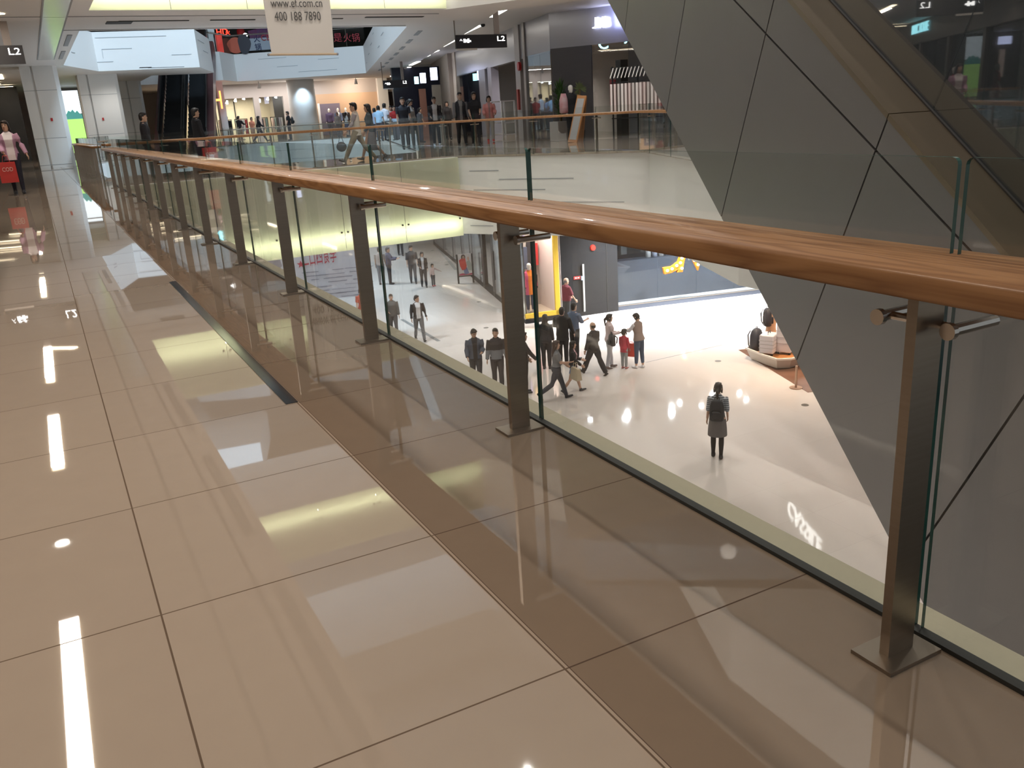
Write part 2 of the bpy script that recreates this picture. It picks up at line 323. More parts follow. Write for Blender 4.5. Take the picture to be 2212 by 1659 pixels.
# the storey above repeats the outline; the unseen ring above it is added to stop light leaks and bounce skylight
for k_, (za, zb) in enumerate(((9.7, 11.4), (15.4, 17.1))):
    c = MB(); c.prism(LEFTC, za, zb); c.prism([(EDGE, 24.2), (10.95, 24.2), (11.6, 28.6), (EDGE, 28.5)], za, zb)
    c.prism([(9.9, 60.4), (11.5, 60), (12.9, 62.6), (20.4, 58.2), (30, 58.2), (30, 78), (6.3, 78), (6.3, 62)], za, zb); c.prism(BI, za, zb)
    c.prism([(13.2, -7), (30, -7), (30, 58.2), (23.0, 58.2), (14.3, 28.8), (12.9, 24.6), (16.0, 19.2), (13.2, 12.4)], za + .2, zb)
    struct(c.build('ceiling_upper' if not k_ else 'ceiling_bounce_ring', M['ceil']))
r = MB(); r.box(-9, 30, -9, 24.2, 17.1, 17.3); r.box(-9, 30, -9, 78, 26.4, 26.6); struct(r.build('roof', mat('roof_grey', (.45, .43, .41), .7)))  # opaque; lower one added over the near void to keep sky out of reflections
# outer walls
dk = nz(mat('dark_shopfront', (.045, .04, .035), .25), 1.5, .7, (.02, .018, .016))
w = MB(); w.box(-9, -8.8, -8, 78, Z1, 26.4); w.box(30, 30.2, -8, 78, Z1, 26.4)
struct(w.build('wall_outer', mat('beige_wall', (.42, .38, .34), .6)))
w = MB(); w.box(-9, 30, 77.8, 78, Z1, 26.4); struct(w.build('wall_far', mat('far_wall', (.55, .52, .50), .6)))
# fascia faces: grooves in the white plaster
g = MB()
def slit(A, B, u0, u1, z, hgt=.024, tick=0):
    A, B = Vector((A[0], A[1], 0)), Vector((B[0], B[1], 0)); d = (B - A).normalized(); n = Vector((d.y, -d.x, 0)); p, q = A + d * u0 + n * .004, A + d * u1 + n * .004
    g.bar((p.x, p.y, z), (q.x, q.y, z), .012, hgt)
    if tick: g.bar((p.x, p.y, z), (p.x, p.y, z + tick), .012, hgt, up=(n.x, n.y, 0))
A, B = (10.95, 24.2), (14.2, 19.0)
for u0, u1, z in ((.5, 1.5, -.45), (.6, 3.0, -1.0), (1.5, 3.9, -.7), (3.5, 5.4, -1.35), (2.2, 5.6, -1.75), (.4, 1.2, -2.05)): slit(A, B, u0, u1, z)
for u0, u1, z in ((.4, 1.6, 5.3), (1.4, 1.9, 4.6)): slit((EDGE, 42), (3.4, 46.8), u0, u1, z)
for u0, u1, z, t in ((.1, 3.2, 5.45, 0), (.3, 1.6, 4.95, -.4), (0, .7, 4.4, 0), (3.3, 4.2, 4.6, 0)): slit((3.4, 46.8), (7.85, 46.2), u0, u1, z, tick=t)
slit((7.85, 46.2), (9.4, 51.3), .8, 3, 5.3); slit((7.85, 46.2), (9.4, 51.3), 2.2, 4, 4.9)
for u0, u1, z in ((1.6, 3.5, 5.3), (2.8, 4.2, 4.75), (4.2, 6.8, 4.35), (5.6, 7.0, 5.05)): slit((12.9, 62.6), (20.4, 58.2), u0, u1, z)
for k in range(9): slit((20.4, 58.2), (11.6, 28.6), 2 + k * 3.2, 3.0 + k * 3.2 + (k % 3) * .4, 4.5 + (k * 5 % 4) * .3)
for u0, u1, z in ((1, 4, -.6), (3, 6.5, -1.2), (5.2, 7.6, -1.8)): slit((12.9, 62.6), (20.4, 58.2), u0, u1, z)
struct(g.build('trim_4', M['slot']))
# ------------------------------------------------------------------ backlit glass fascias of the two bridges
def fascia(z0, z1, label, x0, x1, power, n):
    root = thing('backlit_fascia', label, 'light panel', (x0, 24.05, z0))
    w_ = (x1 - x0) / n
    for k in range(n):
        pm = MB().box(x0 + k * w_ + .006, x0 + (k + 1) * w_ - .006, 23.895, 23.91, z0, z1, 1); pm.m[2] = 0      # frosted outer face on a clear pane
        pm.build('panel', [M['frost'], M['clear']], root)
    b = MB()
    for k in range(1, n + 1):
        for dx in (-.09, .09):
            x = x0 + k * w_ + dx
            if x > x1: continue
            b2 = MB().tube([(x, 23.875, z0 + .52), (x, 23.93, z0 + .52)], .028, 10); b2.build('bolt', M['steel_dark'], root)
    MB().box(x0, x1, 23.91, 24.18, z0, z0 + .02).build('bottom_tray', M['plaster'], root)
    MB().box(x0, x1, 23.91, 24.18, z1 - .02, z1).build('top_cap', M['plaster'], root)
    MB().box(x0, x1, 24.18, 24.195, z0 + .02, z1 - .02).build('glow_baffle', flat('baffle_grey', (.16, .16, .14), .8), root)  # unseen dark backing, added so the tube light stays a band
    lamp('fascia_tube', ((x0 + x1) / 2, 24.15, z0 + .36), x1 - x0 - .1, power, (.98, 1, .76), tgt=((x0 + x1) / 2, 23.0, z0 + .36), sy=.05)
    return root
fascia(ZS - .02, -.03, 'greenish backlit glass fascia along the edge of the bridge on this floor', EDGE, 10.93, 45, 5)
fascia(ZC, Z3, 'yellow-green backlit glass fascia of the bridge overhead, behind the banner', EDGE, 10.93, 45, 5)
fascia(9.7, 11.4, 'topmost yellow-green backlit fascia, seen only mirrored in the floor', EDGE, 10.93, 45, 5)
# ------------------------------------------------------------------ ceiling details
def lstrip(name, pts, w, m, label, z=3.985, group='linear ceiling lights'):
    root = thing(name, label, 'ceiling light', (pts[0][0], pts[0][1], z), group)
    for a, b in zip(pts, pts[1:]):
        MB().bar((a[0], a[1], z), (b[0], b[1], z), w, .012).build('diffuser', m, root)
    return root
LL = ((-4.0, -1.0, 'warm linear ceiling light over the corridor right above the viewer'), (1.4, 4.9, 'warm linear ceiling light, second of the corridor row from the viewer'),
      (7.0, 10.0, 'warm linear ceiling light reflected at the lower left of the floor'), (15.25, 18.45, 'warm linear ceiling light reflected in the floor just nearer than the sign'),
      (34.1, 39, 'warm linear ceiling light beside the first white column'), (46.5, 50, 'warm linear ceiling light at the far end of the corridor'))
for y0, y1, lb in LL: lstrip('strip_light', [(-.66, y0), (-.66, y1)], .17, M['strip'], lb)
lstrip('strip_light', [(-.66, 21.4), (-.66, 24.8), (-.02, 24.3)], .17, M['strip'], 'bent warm ceiling light beside the hanging level sign over the corridor')
d = MB().tube([(-.67, 12.24, 3.97), (-.67, 12.24, 4.0)], .09, 20); tag(d.build('downlight', M['strip_n']), 'small round ceiling downlight between the corridor strip lights', 'ceiling light')
def zig(px, lb):
    zc_ = 4.39 if px[0][0] > 900 else 3.985; P = [at(x, y, zc_) for x, y in px]; lstrip('strip_light', [(p.x, p.y) for p in P], .22, M['strip_n'], lb, z=zc_ - .004, group='zigzag lights over the far walkway')
zig([(1061, 37), (1096, 17), (1163, 8)], 'bent ceiling light nearest the viewer over the far walkway')
zig([(997, 74), (1037, 55)], 'ceiling light just left above the hanging level sign')
zig([(954, 101), (983, 86)], 'ceiling light left of the hanging level sign, partly behind it')
zig([(927, 116), (945, 109)], 'fourth ceiling light along the far walkway')
zig([(910, 127), (926, 119)], 'fifth ceiling light along the far walkway')
zig([(887, 141), (905, 133)], 'sixth ceiling light along the far walkway')
zig([(869, 152), (885, 145)], 'seventh ceiling light along the far walkway')
zig([(846, 165), (868, 154)], 'farthest ceiling light along the far walkway')
v = MB()
for x in (.79, 1.34): v.box(x - .02, x + .02, -7, 38.6, 3.985, 4.0)
v.box(-9, 11.2, 25.05, 25.09, 3.985, 4.0); v.box(1.3, 11.4, 28.2, 28.24, 3.985, 4.0)
struct(v.build('trim_5', M['slot']))
struct(MB().box(.81, 1.32, 20.5, 38.6, 3.985, 3.998).build('trim_6', M['ceil_gloss']))
def vent(polys, label):
    m = MB()
    for p in polys: m.prism(p, 3.982, 3.999)
    return tag(m.build('air_vent', M['vent']), label, 'vent', 'black air slots in the ceiling')
def bx(x0, x1, y0, y1): return [(x0, y0), (x1, y0), (x1, y1), (x0, y1)]
vent([bx(2.32, 2.95, 26.2, 26.75), bx(2.6, 4.35, 26.1, 26.19)], 'black L-shaped air slot in the bridge ceiling left of the banner')
vent([bx(4.9, 6.1, 26.05, 26.16)], 'black air slot in the bridge ceiling just left of the banner')
vent([bx(7.6, 8.2, 26.0, 26.12), bx(8.3, 8.6, 26.0, 26.1)], 'short black air slot in the bridge ceiling right of the banner')
vent([bx(9.2, 11.0, 25.7, 25.86)], 'black air slot in the bridge ceiling at its right end')
vent([bx(5.0, 5.5, 44.8, 45.2), bx(5.4, 7.0, 45.3, 45.4)], 'black bracket-shaped air slot under the far left fascia')
for k, (y0, y1) in enumerate(((29.5, 33.0), (35, 38.5), (11, 14.5), (16, 19.5), (6, 9.5))):
    tag(MB().prism(bx(1.5, 1.63, y0, y1), 3.98, 3.999).build('air_grille', M['slot']), ('grey linear air grille along the void edge left, nearer the bridge', 'grey linear air grille along the void edge left, nearer the column', 'grey air grille over the walkway edge, middle of the near three', 'grey air grille over the walkway edge, farthest of the near three', 'grey air grille over the walkway edge, nearest the viewer')[k], 'vent', 'grey edge grilles')
Pn, Pf = Vector((12.05, 29.2, 0)), Vector((20.6, 57.6, 0)); dd = (Pf - Pn).normalized(); nn = Vector((dd.y, -dd.x, 0))
for k in range(8):
    a = Pn + dd * (1 + k * 3.55) + nn * .35; b = a + dd * 1.7
    tag(MB().bar((a.x, a.y, 3.99), (b.x, b.y, 3.99), .16, .016).build('air_grille', M['slot']), 'grey air grille along the right void edge, number %s from the bridge' % ('one two three four five six seven eight'.split()[k]), 'vent', 'grey edge grilles')
# small dome cameras and sprinklers in the walkway ceiling
for px, lb in (((1043, 53), 'black dome camera behind the hanging level sign'), ((936, 95), 'grey ceiling fitting left of the hanging level sign')):
    p = at(*px, 4.38); tag(MB().ell((p.x, p.y, 4.36), (.09, .09, .07)).build('dome_camera', M['black'], smooth=True), lb, 'camera')
# ------------------------------------------------------------------ railings
def railing(label, P, glass_off, h_glass, h_rail, spacing, first, skip=None, detail=True, group=None, zoff=0, handrail=True, wood=True, ends=(0, 0)):
    """polyline P in plan; the glass stands glass_off to the right of the walking direction"""
    root = thing('glass_railing', label, 'railing', (P[0][0], P[0][1], zoff), group)
    V = [Vector((p[0], p[1], 0)) for p in P]
    offs = []
    for i, p in enumerate(V):
        d0 = (V[i] - V[i - 1]).normalized() if i else (V[1] - V[0]).normalized(); d1 = (V[i + 1] - V[i]).normalized() if i + 1 < len(V) else d0
        n0 = Vector((d0.y, -d0.x, 0)); n1 = Vector((d1.y, -d1.x, 0)); n = (n0 + n1); n = n / max(n.dot(n0), .3); offs.append(n)
    if handrail:
        prof = []
        for t in range(28):
            a = 2 * math.pi * t / 28; c_, s_ = math.cos(a), math.sin(a)
            prof.append((.135 * math.copysign(abs(c_) ** .24, c_), .033 * math.copysign(abs(s_) ** .36, s_)))
        rings = [[p + n * q[0] + Vector((0, 0, zoff + h_rail + q[1])) for q in prof] for p, n in zip(V, offs)]
        MB().loft(rings).build('handrail', M['wood'] if wood else M['steel_bright'], root, smooth=True)
    for i in range(len(V) - 1):
        a, b = V[i], V[i + 1]; L = (b - a).length; d = (b - a) / L; n = Vector((d.y, -d.x, 0)); go = glass_off
        s0 = first if i == 0 else spacing * .5
        k = 0; posts = []
        while s0 + k * spacing < L - .05: posts.append(s0 + k * spacing); k += 1
        for s_ in posts:
            c = a + d * (s_ + .0125)
            post = MB().obox(c + n * (-.06) + Vector((0, 0, zoff + (h_rail - .03) / 2)), n, d, (0, 0, 1), (.041, .0125, (h_rail - .03) / 2)).build('post', M['steel'], root)
            MB().obox(c + n * (-.06) + Vector((0, 0, zoff + .005)), n, d, (0, 0, 1), (.085, .055, .005)).build('base_plate', M['steel'], post)
            if detail:
                z = zoff + h_rail - .10; cl = MB()
                for e in (-.085, .085):
                    q = c + d * (.035 + e); p0 = q - n * .045; p1 = q + n * (go + .03)
                    cl.tube([(p0.x, p0.y, z), (p1.x, p1.y, z)], .0125, 10); e0 = q - n * .058
                    cl.tube([(e0.x, e0.y, z), (p0.x, p0.y, z)], .018, 14)
                q0, q1 = c + d * (-.05) - n * .02, c + d * .12 - n * .02
                cl.tube([(q0.x, q0.y, z), (q1.x, q1.y, z)], .009, 8)
                cl.build('glass_clamp', M['steel_bright'], post, smooth=False)
        js = [(-.02 if s0 > .1 else s0)] + [q + .045 for q in posts] + [L]
        if posts and posts[0] < .12: js = js[1:]
        for j0, j1 in zip(js, js[1:]):
            if j1 - j0 < .1: continue
            x0, x1 = j0 + .009, j1 - .009; th = .006; m = MB(); w_, hh, r = x1 - x0, h_glass + .02, .014
            poly = [(0, 0), (w_, 0)] + [(w_ - r + r * math.cos(t), hh - r + r * math.sin(t)) for t in (0, .52, 1.05, 1.57)] + [(r + r * math.cos(t), hh - r + r * math.sin(t)) for t in (1.57, 2.09, 2.62, 3.14)]
            o = a + d * x0 + n * (go - th) + Vector((0, 0, zoff - .02)); k = len(poly)
            A_ = [o + d * p[0] + Vector((0, 0, p[1])) for p in poly]; B_ = [p + n * (2 * th) for p in A_]
            m.add(A_ + B_, [tuple(range(k)), tuple(range(2 * k - 1, k - 1, -1))], 0); m.add(A_ + B_, [(q, (q + 1) % k, k + (q + 1) % k, k + q) for q in range(k)], 1)
            m.build('glass_panel', [M['glass'], M['glass_edge']], root)
    return root
railing('long oak-topped glass railing running from the right foreground along the walkway edge', [(1.6, -1.0), (1.6, 24.15)], .062, 1.11, .88, 1.822, .3 - .0005 + .001)
railing('oak-topped glass railing along the near edge of the bridge and the far walkway', [(1.6, 24.35), (10.85, 24.4), (14.0, 19.05), (11.45, 12.9)], .062, 1.16, .965, 1.95, 1.3, group=None)
railing('glass railing along the back edge of the bridge, over the far void', [(11.4, 28.3), (1.75, 28.3)], .062, 1.12, .93, 1.95, .9, detail=False)
railing('glass railing along the far left void edge beside the white columns', [(1.6, 28.4), (1.6, 42.0), (3.2, 46.9)], .062, 1.11, .88, 1.85, .3, detail=False)
railing('glass railing with a metal rail along the farthest edge of the far void', [(11.0, 60.3), (12.8, 62.8), (20.6, 58.45)], .06, 1.1, .95, 2.2, 1.0, detail=False, wood=False)
railing('glass railing along the right edge of the far void, by the seated people', [(20.6, 58.2), (11.75, 28.7)], .06, 1.1, .9, 2.4, .8, detail=False, wood=False)
railing('upper glass railing above the white fascia, below the restaurant signs', [(11.0, 60.25), (12.8, 62.7), (20.6, 58.3)], .05, 1.25, 1.15, 2.2, 1.0, detail=False, wood=False, zoff=Z3)
# ------------------------------------------------------------------ the big escalator in the near void
AZ, INC = math.radians(20), math.radians(30)
En = Vector((math.cos(AZ), -math.sin(AZ), 0)); Ee = Vector((math.sin(AZ) * math.cos(INC), math.cos(AZ) * math.cos(INC), math.sin(INC)))
Eu = Vector((-math.sin(AZ) * math.sin(INC), -math.cos(AZ) * math.sin(INC), math.cos(INC)))
def E3(n, s, u): return CP + En * n + Ee * s + Eu * u
S0, S1, D0 = -5.5, 17.0, 3.0
esc = thing('escalator', 'large grey-clad escalator with a bronze ledge crossing the atrium on the right', 'escalator', E3(4.2, -5.3, -4.4))
def ebox(mb, n0, n1, s0, s1, u0, u1, m=0):
    return mb.obox(E3((n0 + n1) / 2, (s0 + s1) / 2, (u0 + u1) / 2), En, Ee, Eu, (abs(n1 - n0) / 2, (s1 - s0) / 2, abs(u1 - u0) / 2), m)
ebox(MB(), D0 + .03, D0 + 2.4, S0, S1, -4.75, -2.74).build('truss', M['joint'], esc)
js = [S0] + [2.42 + 1.86 * k for k in range(-4, 8)] + [S1]
for a, b in zip(js, js[1:]):
    if b - a < .2: continue
    sm_ = lambda q: -2.602 - .073 * q
    MB().ext([(a + .008, -4.785), (b - .008, -4.785), (b - .008, sm_(b) - .008), (a + .008, sm_(a) - .008)], CP + En * D0, Ee, Eu, En * .03).build('side_panel', M['clad'], esc)
    MB().ext([(a + .008, sm_(a) + .008), (b - .008, sm_(b) + .008), (b - .008, -2.70), (a + .008, -2.70)], CP + En * D0, Ee, Eu, En * .03).build('upper_panel', M['clad'], esc)
    ebox(MB(), D0 - .004, D0 + .27, a + .004, b - .004, -2.70, -2.665).build('ledge', M['bronze'], esc)
    ebox(MB(), D0 + 2.4, D0 + 2.43, a + .008, b - .008, -4.80, -2.70).build('far_panel', M['clad'], esc)
for a, b in zip(js, js[1:]):
    if b - a < .2: continue
    for nn_ in (D0 + .275, D0 + 2.1):
        ebox(MB(), nn_, nn_ + .012, a + .006, b - .006, -2.66, -1.78).build('balustrade_glass', [M['glass_dark']], esc)
for nn_ in (D0 + .281, D0 + 2.106):
    ebox(MB(), nn_ - .045, nn_ + .045, S0, S1, -1.78, -1.71).build('moving_handrail', M['rubber'], esc)
    ebox(MB(), nn_ - .02, nn_ + .02, S0, S1, -2.69, -2.655).build('glass_channel', M['joint'], esc)
ebox(MB(), D0 + .30, D0 + .52, S0, S1, -2.72, -2.665).build('inner_deck', M['bronze'], esc)
ebox(MB(), D0 + 1.86, D0 + 2.08, S0, S1, -2.72, -2.665).build('inner_deck', M['bronze'], esc)
stp = MB(); stp_d = .40
for k in range(int((S1 - S0) / .46)):
    q = E3(D0 + 1.19, S0 + .3 + k * .46, -2.95); h_ = Vector((math.sin(AZ), math.cos(AZ), 0))
    stp.obox(q, En, h_, (0, 0, 1), (.66, .2, .11))
stp.build('steps', M['steel_dark'], esc)
ebox(MB(), D0 + .52, D0 + .53, S0, S1, -3.0, -2.67).build('skirt', M['steel_dark'], esc)
ebox(MB(), D0 + 1.85, D0 + 1.86, S0, S1, -3.0, -2.67).build('skirt', M['steel_dark'], esc)
# ------------------------------------------------------------------ far twin escalator
FX = Matrix.Translation((7.05, 49.6, 0)) @ Matrix.Rotation(-math.radians(14.5), 4, 'Z') @ Matrix.Translation((-7.84, -50.5, 0))
fe = thing('escalator', 'distant dark escalator pair with red-brown sides, left of the far shop windows', 'escalator', (7.3, 49.2, 0))
a0, a1 = Vector((0, 50.5, .1)), Vector((0, 60.4, 5.75)); eu = (a1 - a0).normalized()
redb = mat('red_brown_panel', (.11, .04, .04), .35, .3)
for x0, x1 in ((6.35, 6.6), (9.05, 9.35)):
    MB().ext([(50.0, -.3), (50.3, .5), (60.0, 6.2), (61, 6.2), (61, 5.4)], (x0, 0, 0), (0, 1, 0), (0, 0, 1), (x1 - x0, 0, 0)).build('side_wall', redb, fe, xf=FX)
for x in (6.62, 7.78, 7.9, 9.03):
    MB().ext([(50.3, .3), (50.5, 1.2), (60.2, 6.8), (60.4, 5.9)], (x, 0, 0), (0, 1, 0), (0, 0, 1), (.012, 0, 0)).build('balustrade_glass', M['glass_dark'], fe, xf=FX)
    MB().bar((x + .006, 50.5, 1.22), (x + .006, 60.2, 6.82), .07, .06).build('moving_handrail', M['rubber'], fe, xf=FX)
MB().bar((7.84, 50.4, .45), (7.84, 60.2, 6.1), .12, .1).build('centre_deck', M['steel'], fe, xf=FX)
for x0, x1 in ((6.65, 7.78), (7.91, 9.03)):
    b = MB()
    for k in range(24):
        y = 50.6 + k * .4; b.box(x0, x1, y, y + .4, y * .571 - 28.95, y * .571 - 28.75 + .03)
    b.build('steps', mat('escalator_step', (.010, .012, .015), .6), fe, xf=FX)
# ------------------------------------------------------------------ white columns
def column(x0, x1, y0, y1, label):
    b = MB(); r = .16
    b.prism([(x0, y0), (x0 + .38, y0), (x0 + .38, y0 + .1), (x0 + .46, y0 + .1), (x0 + .46, y0), (x1 - r, y0), (x1, y0 + r), (x1, y1), (x0, y1)], 0, ZC + .02, 0)
    root = b.build('column', [M['plaster']]); root['kind'] = 'structure'
    j = MB()
    for z in (.1, 1.17, 3.05): j.box(x0 - .004, x1 - r, y0 - .004, y0 + .02, z, z + .02); j.box(x1 - .02, x1 + .004, y0 + r, y1, z, z + .02)
    j.build('joint', M['slot'], root)
    MB().box(x0 + .75, x0 + .83, y0 - .03, y0, 1.85, 1.97).build('call_point', flat('red', (.5, .03, .03)), root)
column(.13, 1.5, 42.0, 43.6, '')
column(2.55, 4.35, 49.0, 50.7, '')
column(5.0, 6.2, 56.5, 58, '')
pa, pb = aty(469, 200, 62.5), aty(483, 200, 62.5); struct(MB().box(pa.x, pb.x, 62.5, 63.2, 0, 9.4).build('column', M['plaster']))
struct(MB().tube([(17.55, 64.2, 0), (17.55, 64.2, ZC)], .95, 28).build('column', M['plaster'], smooth=True))
# ------------------------------------------------------------------ left shop row
w = MB()
w.box(-4.2, -4.0, -8, 58, 0, ZC); w.box(-4.2, -.15, 57.8, 58, 0, ZC)
struct(w.build('wall_left', dk))
for k in range(12):
    y = -6 + k * 5.0
    struct(MB().box(-4.0, -3.8, y, y + .35, 0, ZC).build('trim_%d' % (7 + k), mat('dark_pier', (.12, .10, .085), .4)))
    gl = MB().box(-3.93, -3.915, y + .35, y + 5.0, .1, 3.0); gl.build('window_%d' % (k + 1), M['glass_shop']); bpy.data.objects['window_%d' % (k + 1)]['kind'] = 'structure'
sg = mat('shop_band', (.10, .085, .07), .4)
struct(MB().box(-4.0, -3.75, -8, 57.8, 3.0, ZC).build('trim_30', sg))
m = text_mb('BASIC HOUSE', .42, .04, (-3.72, 45.6, 3.45), (0, -1, 0), (0, 0, 1), width=3.2); tag(m.build('shop_sign', M['lit_cyan']), 'cyan lit shop sign letters on the left shop row, mirrored in the escalator glass', 'sign')
# ------------------------------------------------------------------ right shop line on this floor
silver = nz(mat('silver_fascia', (.40, .40, .43), .28, .55), 1.2, .4, (.33, .33, .36), (1, 1, 8))
beige = mat('beige_pillar', (.50, .44, .38), .6)
w = MB()
for A, B, z0, z1 in ((SD, NE, 3.1, 4.6), (NE, CE, 3.15, 4.6), (CE, EE, 3.2, 4.6), (EE, PE, 3.2, 4.6)): w.wall(A, B, z0, z1, -.25 if 0 else .25)
struct(w.build('wall_shopfront', silver))
struct(MB().wall(SD, (26, 60), 0, 4.6, .3).build('wall_right', mat('walkway_end', (.26, .22, .19), .6)))
def along(A, B, u): A, B = Vector((A[0], A[1], 0)), Vector((B[0], B[1], 0)); return A + (B - A).normalized() * u
def ln(A, B): return math.hypot(B[0] - A[0], B[1] - A[1])
def pier(A, B, u, w_, z1, m, t=.3, name='trim_40', out=.06):
    p, q = along(A, B, u), along(A, B, u + w_); d = (q - p).normalized(); n = Vector((-d.y, d.x, 0)); p, q = p - n * out, q - n * out
    return struct(MB().wall(p, q, 0, z1, t + out, 0).build(name, m))
pier(SD, NE, -.6, 1.5, 4.6, beige, name='trim_41'); pier(SD, NE, 14.8, .8, 4.6, mat('grey_panel', (.33, .31, .31), .4), name='trim_42')
pier(NE, CE, -.18, .3, 4.6, mat('grey_metal', (.30, .28, .27), .35, .5), name='trim_43')
pier(SD, NE, 7.2, 1.5, 3.1, mat('lilac_grey', (.26, .25, .30), .35), name='trim_44'); pier(SD, NE, 9.3, .8, 3.1, mat('lilac_grey2', (.24, .23, .28), .35), name='trim_45')
nwin = 20
for A, B, us in ((SD, NE, (.9, 4.0, 7.2)), (SD, NE, (8.7, 9.3)), (NE, CE, (.12, 1.9, ln(NE, CE))), (CE, EE, ((onw(1279, 200, CE, EE) - Vector((CE[0], CE[1], 0))).to_2d().length + .03, 3.9, 5.6))):
    for u0, u1 in zip(us, us[1:]):
        p, q = along(A, B, u0 + .02), along(A, B, u1 - .02); o = MB().wall(p, q, .02, 3.15, .015).build('window_%d' % nwin, M['glass_shop']); struct(o); nwin += 1
p, q = along(CE, EE, .05), onw(1279, 200, CE, EE)
struct(MB().wall(p, q, 0, 3.2, .1).build('wall_clothes_shop', nz(mat('dark_wood_panel', (.085, .08, .085), .4), 2, .5, (.06, .055, .06), (1, 1, 6))))
# shop interiors behind the glass
def room(pts, z0, z1, m, name, depth=None):
    b = MB()
    for a, c in zip(pts, pts[1:]): b.wall(a, c, z0, z1, .1)
    return struct(b.build(name, m))
room([(23.5, 49), (24.5, 40), (21.8, 30.5)], 0, 4.5, mat('shop_back_tan', (.46, .40, .35), .6), 'wall_shop_back')
room([(21.8, 30.5), (24.5, 23.5)], 0, 4.5, mat('shop_back_grey', (.34, .33, .34), .6), 'wall_shop_back_grey')
spot('clothes_shop_lamp', (20.4, 24.6, 3.9), 480, (1, .97, .94)); spot('left_shop_lamp', (20.6, 36, 3.9), 420, (1, .93, .85))
# JNB sign
def surf(A, B): d = (Vector((B[0], B[1], 0)) - Vector((A[0], A[1], 0))).normalized(); return d, Vector((d.y, -d.x, 0))
dJ, nJ = surf(CE, EE)
p0, p1 = onw(1282, 62, CE, EE), onw(1336, 58, CE, EE); zt = onw(1290, 34, CE, EE).z
sign = thing('shop_sign', 'glowing blue-white rounded JNB letters on the silver shop fascia', 'sign', p0 + nJ * .1)
zh = .62
zh = (zt - p0.z) * .86; tw = (p1 - p0).to_2d().length * .68
for ch, u0, wd in (('J', 0, .30 * tw), ('N', .33 * tw, .31 * tw), ('B', .67 * tw, .33 * tw)):
    text_mb(ch, zh, .08, (p0 + dJ * u0 + nJ * .12), dJ, (0, 0, 1), width=wd).build('letter', M['lit_blue'], sign)
lamp('jnb_glow', tuple(p0 + dJ * .9 + nJ * .5 + Vector((0, 0, .3))), .6, 9, (.45, .5, 1), tgt=tuple(p0 + dJ * .9 + Vector((0, 0, .3))))
p0 = onw(1290, 107, CE, EE)
c_ = thing('window_sign', 'cyan glowing letters imitating an opposite sign mirrored in the shop glass', 'sign', p0)  # reflection of an opposite sign, imitated by glowing letters behind the pane
text_mb('C', .42, .04, p0 - nJ * .1, dJ, (0, 0, 1)).build('letter', M['lit_cyan'], c_); q0 = onw(1346, 94, CE, EE)
text_mb('JL', .38, .04, q0 - nJ * .1, dJ, (0, 0, 1)).build('letter', M['lit_cyan'], c_)
# red round fire bell + small panels
p = onw(1127, 143, SD, NE); d_, n_ = surf(SD, NE)
tag(MB().tube([p + n_ * .05, p + n_ * .16], .17, 20).build('fire_bell', flat('bellred', (.45, .02, .02), .4), smooth=False), 'round red fire bell on the grey panel beside the shopfront', 'alarm bell')
p = onw(1125, 215, SD, NE); tag(MB().obox(p + n_ * .1, d_, n_, (0, 0, 1), (.12, .04, .4)).build('hydrant_sign', flat('bellred2', (.35, .05, .04), .5)), 'narrow red hydrant panel on the grey pier at waist height', 'panel')
# security gates by the shop entrance
for k, px in enumerate((1079, 1101)):
    P = at(px, 293, 0); P = Vector((P.x * .93, P.y * .93, 0)); g = thing('security_gate', ('white security gate at the shop entrance, left one', 'white security gate at the shop entrance, right one')[k], 'security gate', P, 'security gates')
    fr = MB()
    for dx in (-.32, .32): fr.box(P.x + dx - .03, P.x + dx + .03, P.y - .03, P.y + .03, 0, 1.55)
    for z in (.12, .62, 1.52): fr.box(P.x - .32, P.x + .32, P.y - .025, P.y + .025, z, z + .05)
    fr.build('frame', flat('gate', (.62, .62, .66), .4), g); MB().box(P.x - .29, P.x + .29, P.y - .006, P.y + .006, .17, 1.52).build('panel', M['glass'], g)
# clothes rail in the shop
P = aty(1378, 200, 24.6); P.z = 0; ck = thing('clothes_rack', 'shop rack with a row of pale garments under white hangers', 'clothes rack', P)
fr = MB()
for s_ in (-.9, 0, .9): q = P + dJ * s_; fr.box(q.x - .02, q.x + .02, q.y - .02, q.y + .02, 0, 2.35)
a, b = P - dJ * .95, P + dJ * .95
for z in (2.3, 1.85, 1.25, .7): fr.bar((a.x, a.y, z), (b.x, b.y, z), .03, .03)
fr.build('frame', M['black'], ck)
for k in range(14):
    q = P + dJ * (-.85 + k * .13); cc = [(.80, .72, .70), (.72, .60, .58), (.62, .58, .56), (.85, .8, .78)][k % 4]
    MB().obox(q + Vector((0, 0, 1.35)) + nJ * .02, dJ, nJ, (0, 0, 1), (.035, .22, .45)).build('garment', flat('garm%d' % (k % 4), cc, .8), ck)
    MB().bar(q + nJ * .02 + Vector((0, 0, 2.3)), q + nJ * .3 + Vector((0, 0, 1.98)), .03, .02).build('hanger', flat('hang', (.8, .78, .75), .5), ck)
P = aty(1344, 200, 26.2); b = MB().box(P.x - .15, P.x + .15, P.y - .15, P.y + .15, 0, 2.6); struct(b.build('trim_46', M['steel_dark']))
rc = aty(1328, 198, 26.6)
tag(MB().box(rc.x - .14, rc.x + .16, 26.4, 26.7, rc.z - .45, rc.z + .4).build('hanging_coat', flat('redcoat', (.22, .03, .035), .8)), 'red coat hanging inside the dark shop window', 'coat')
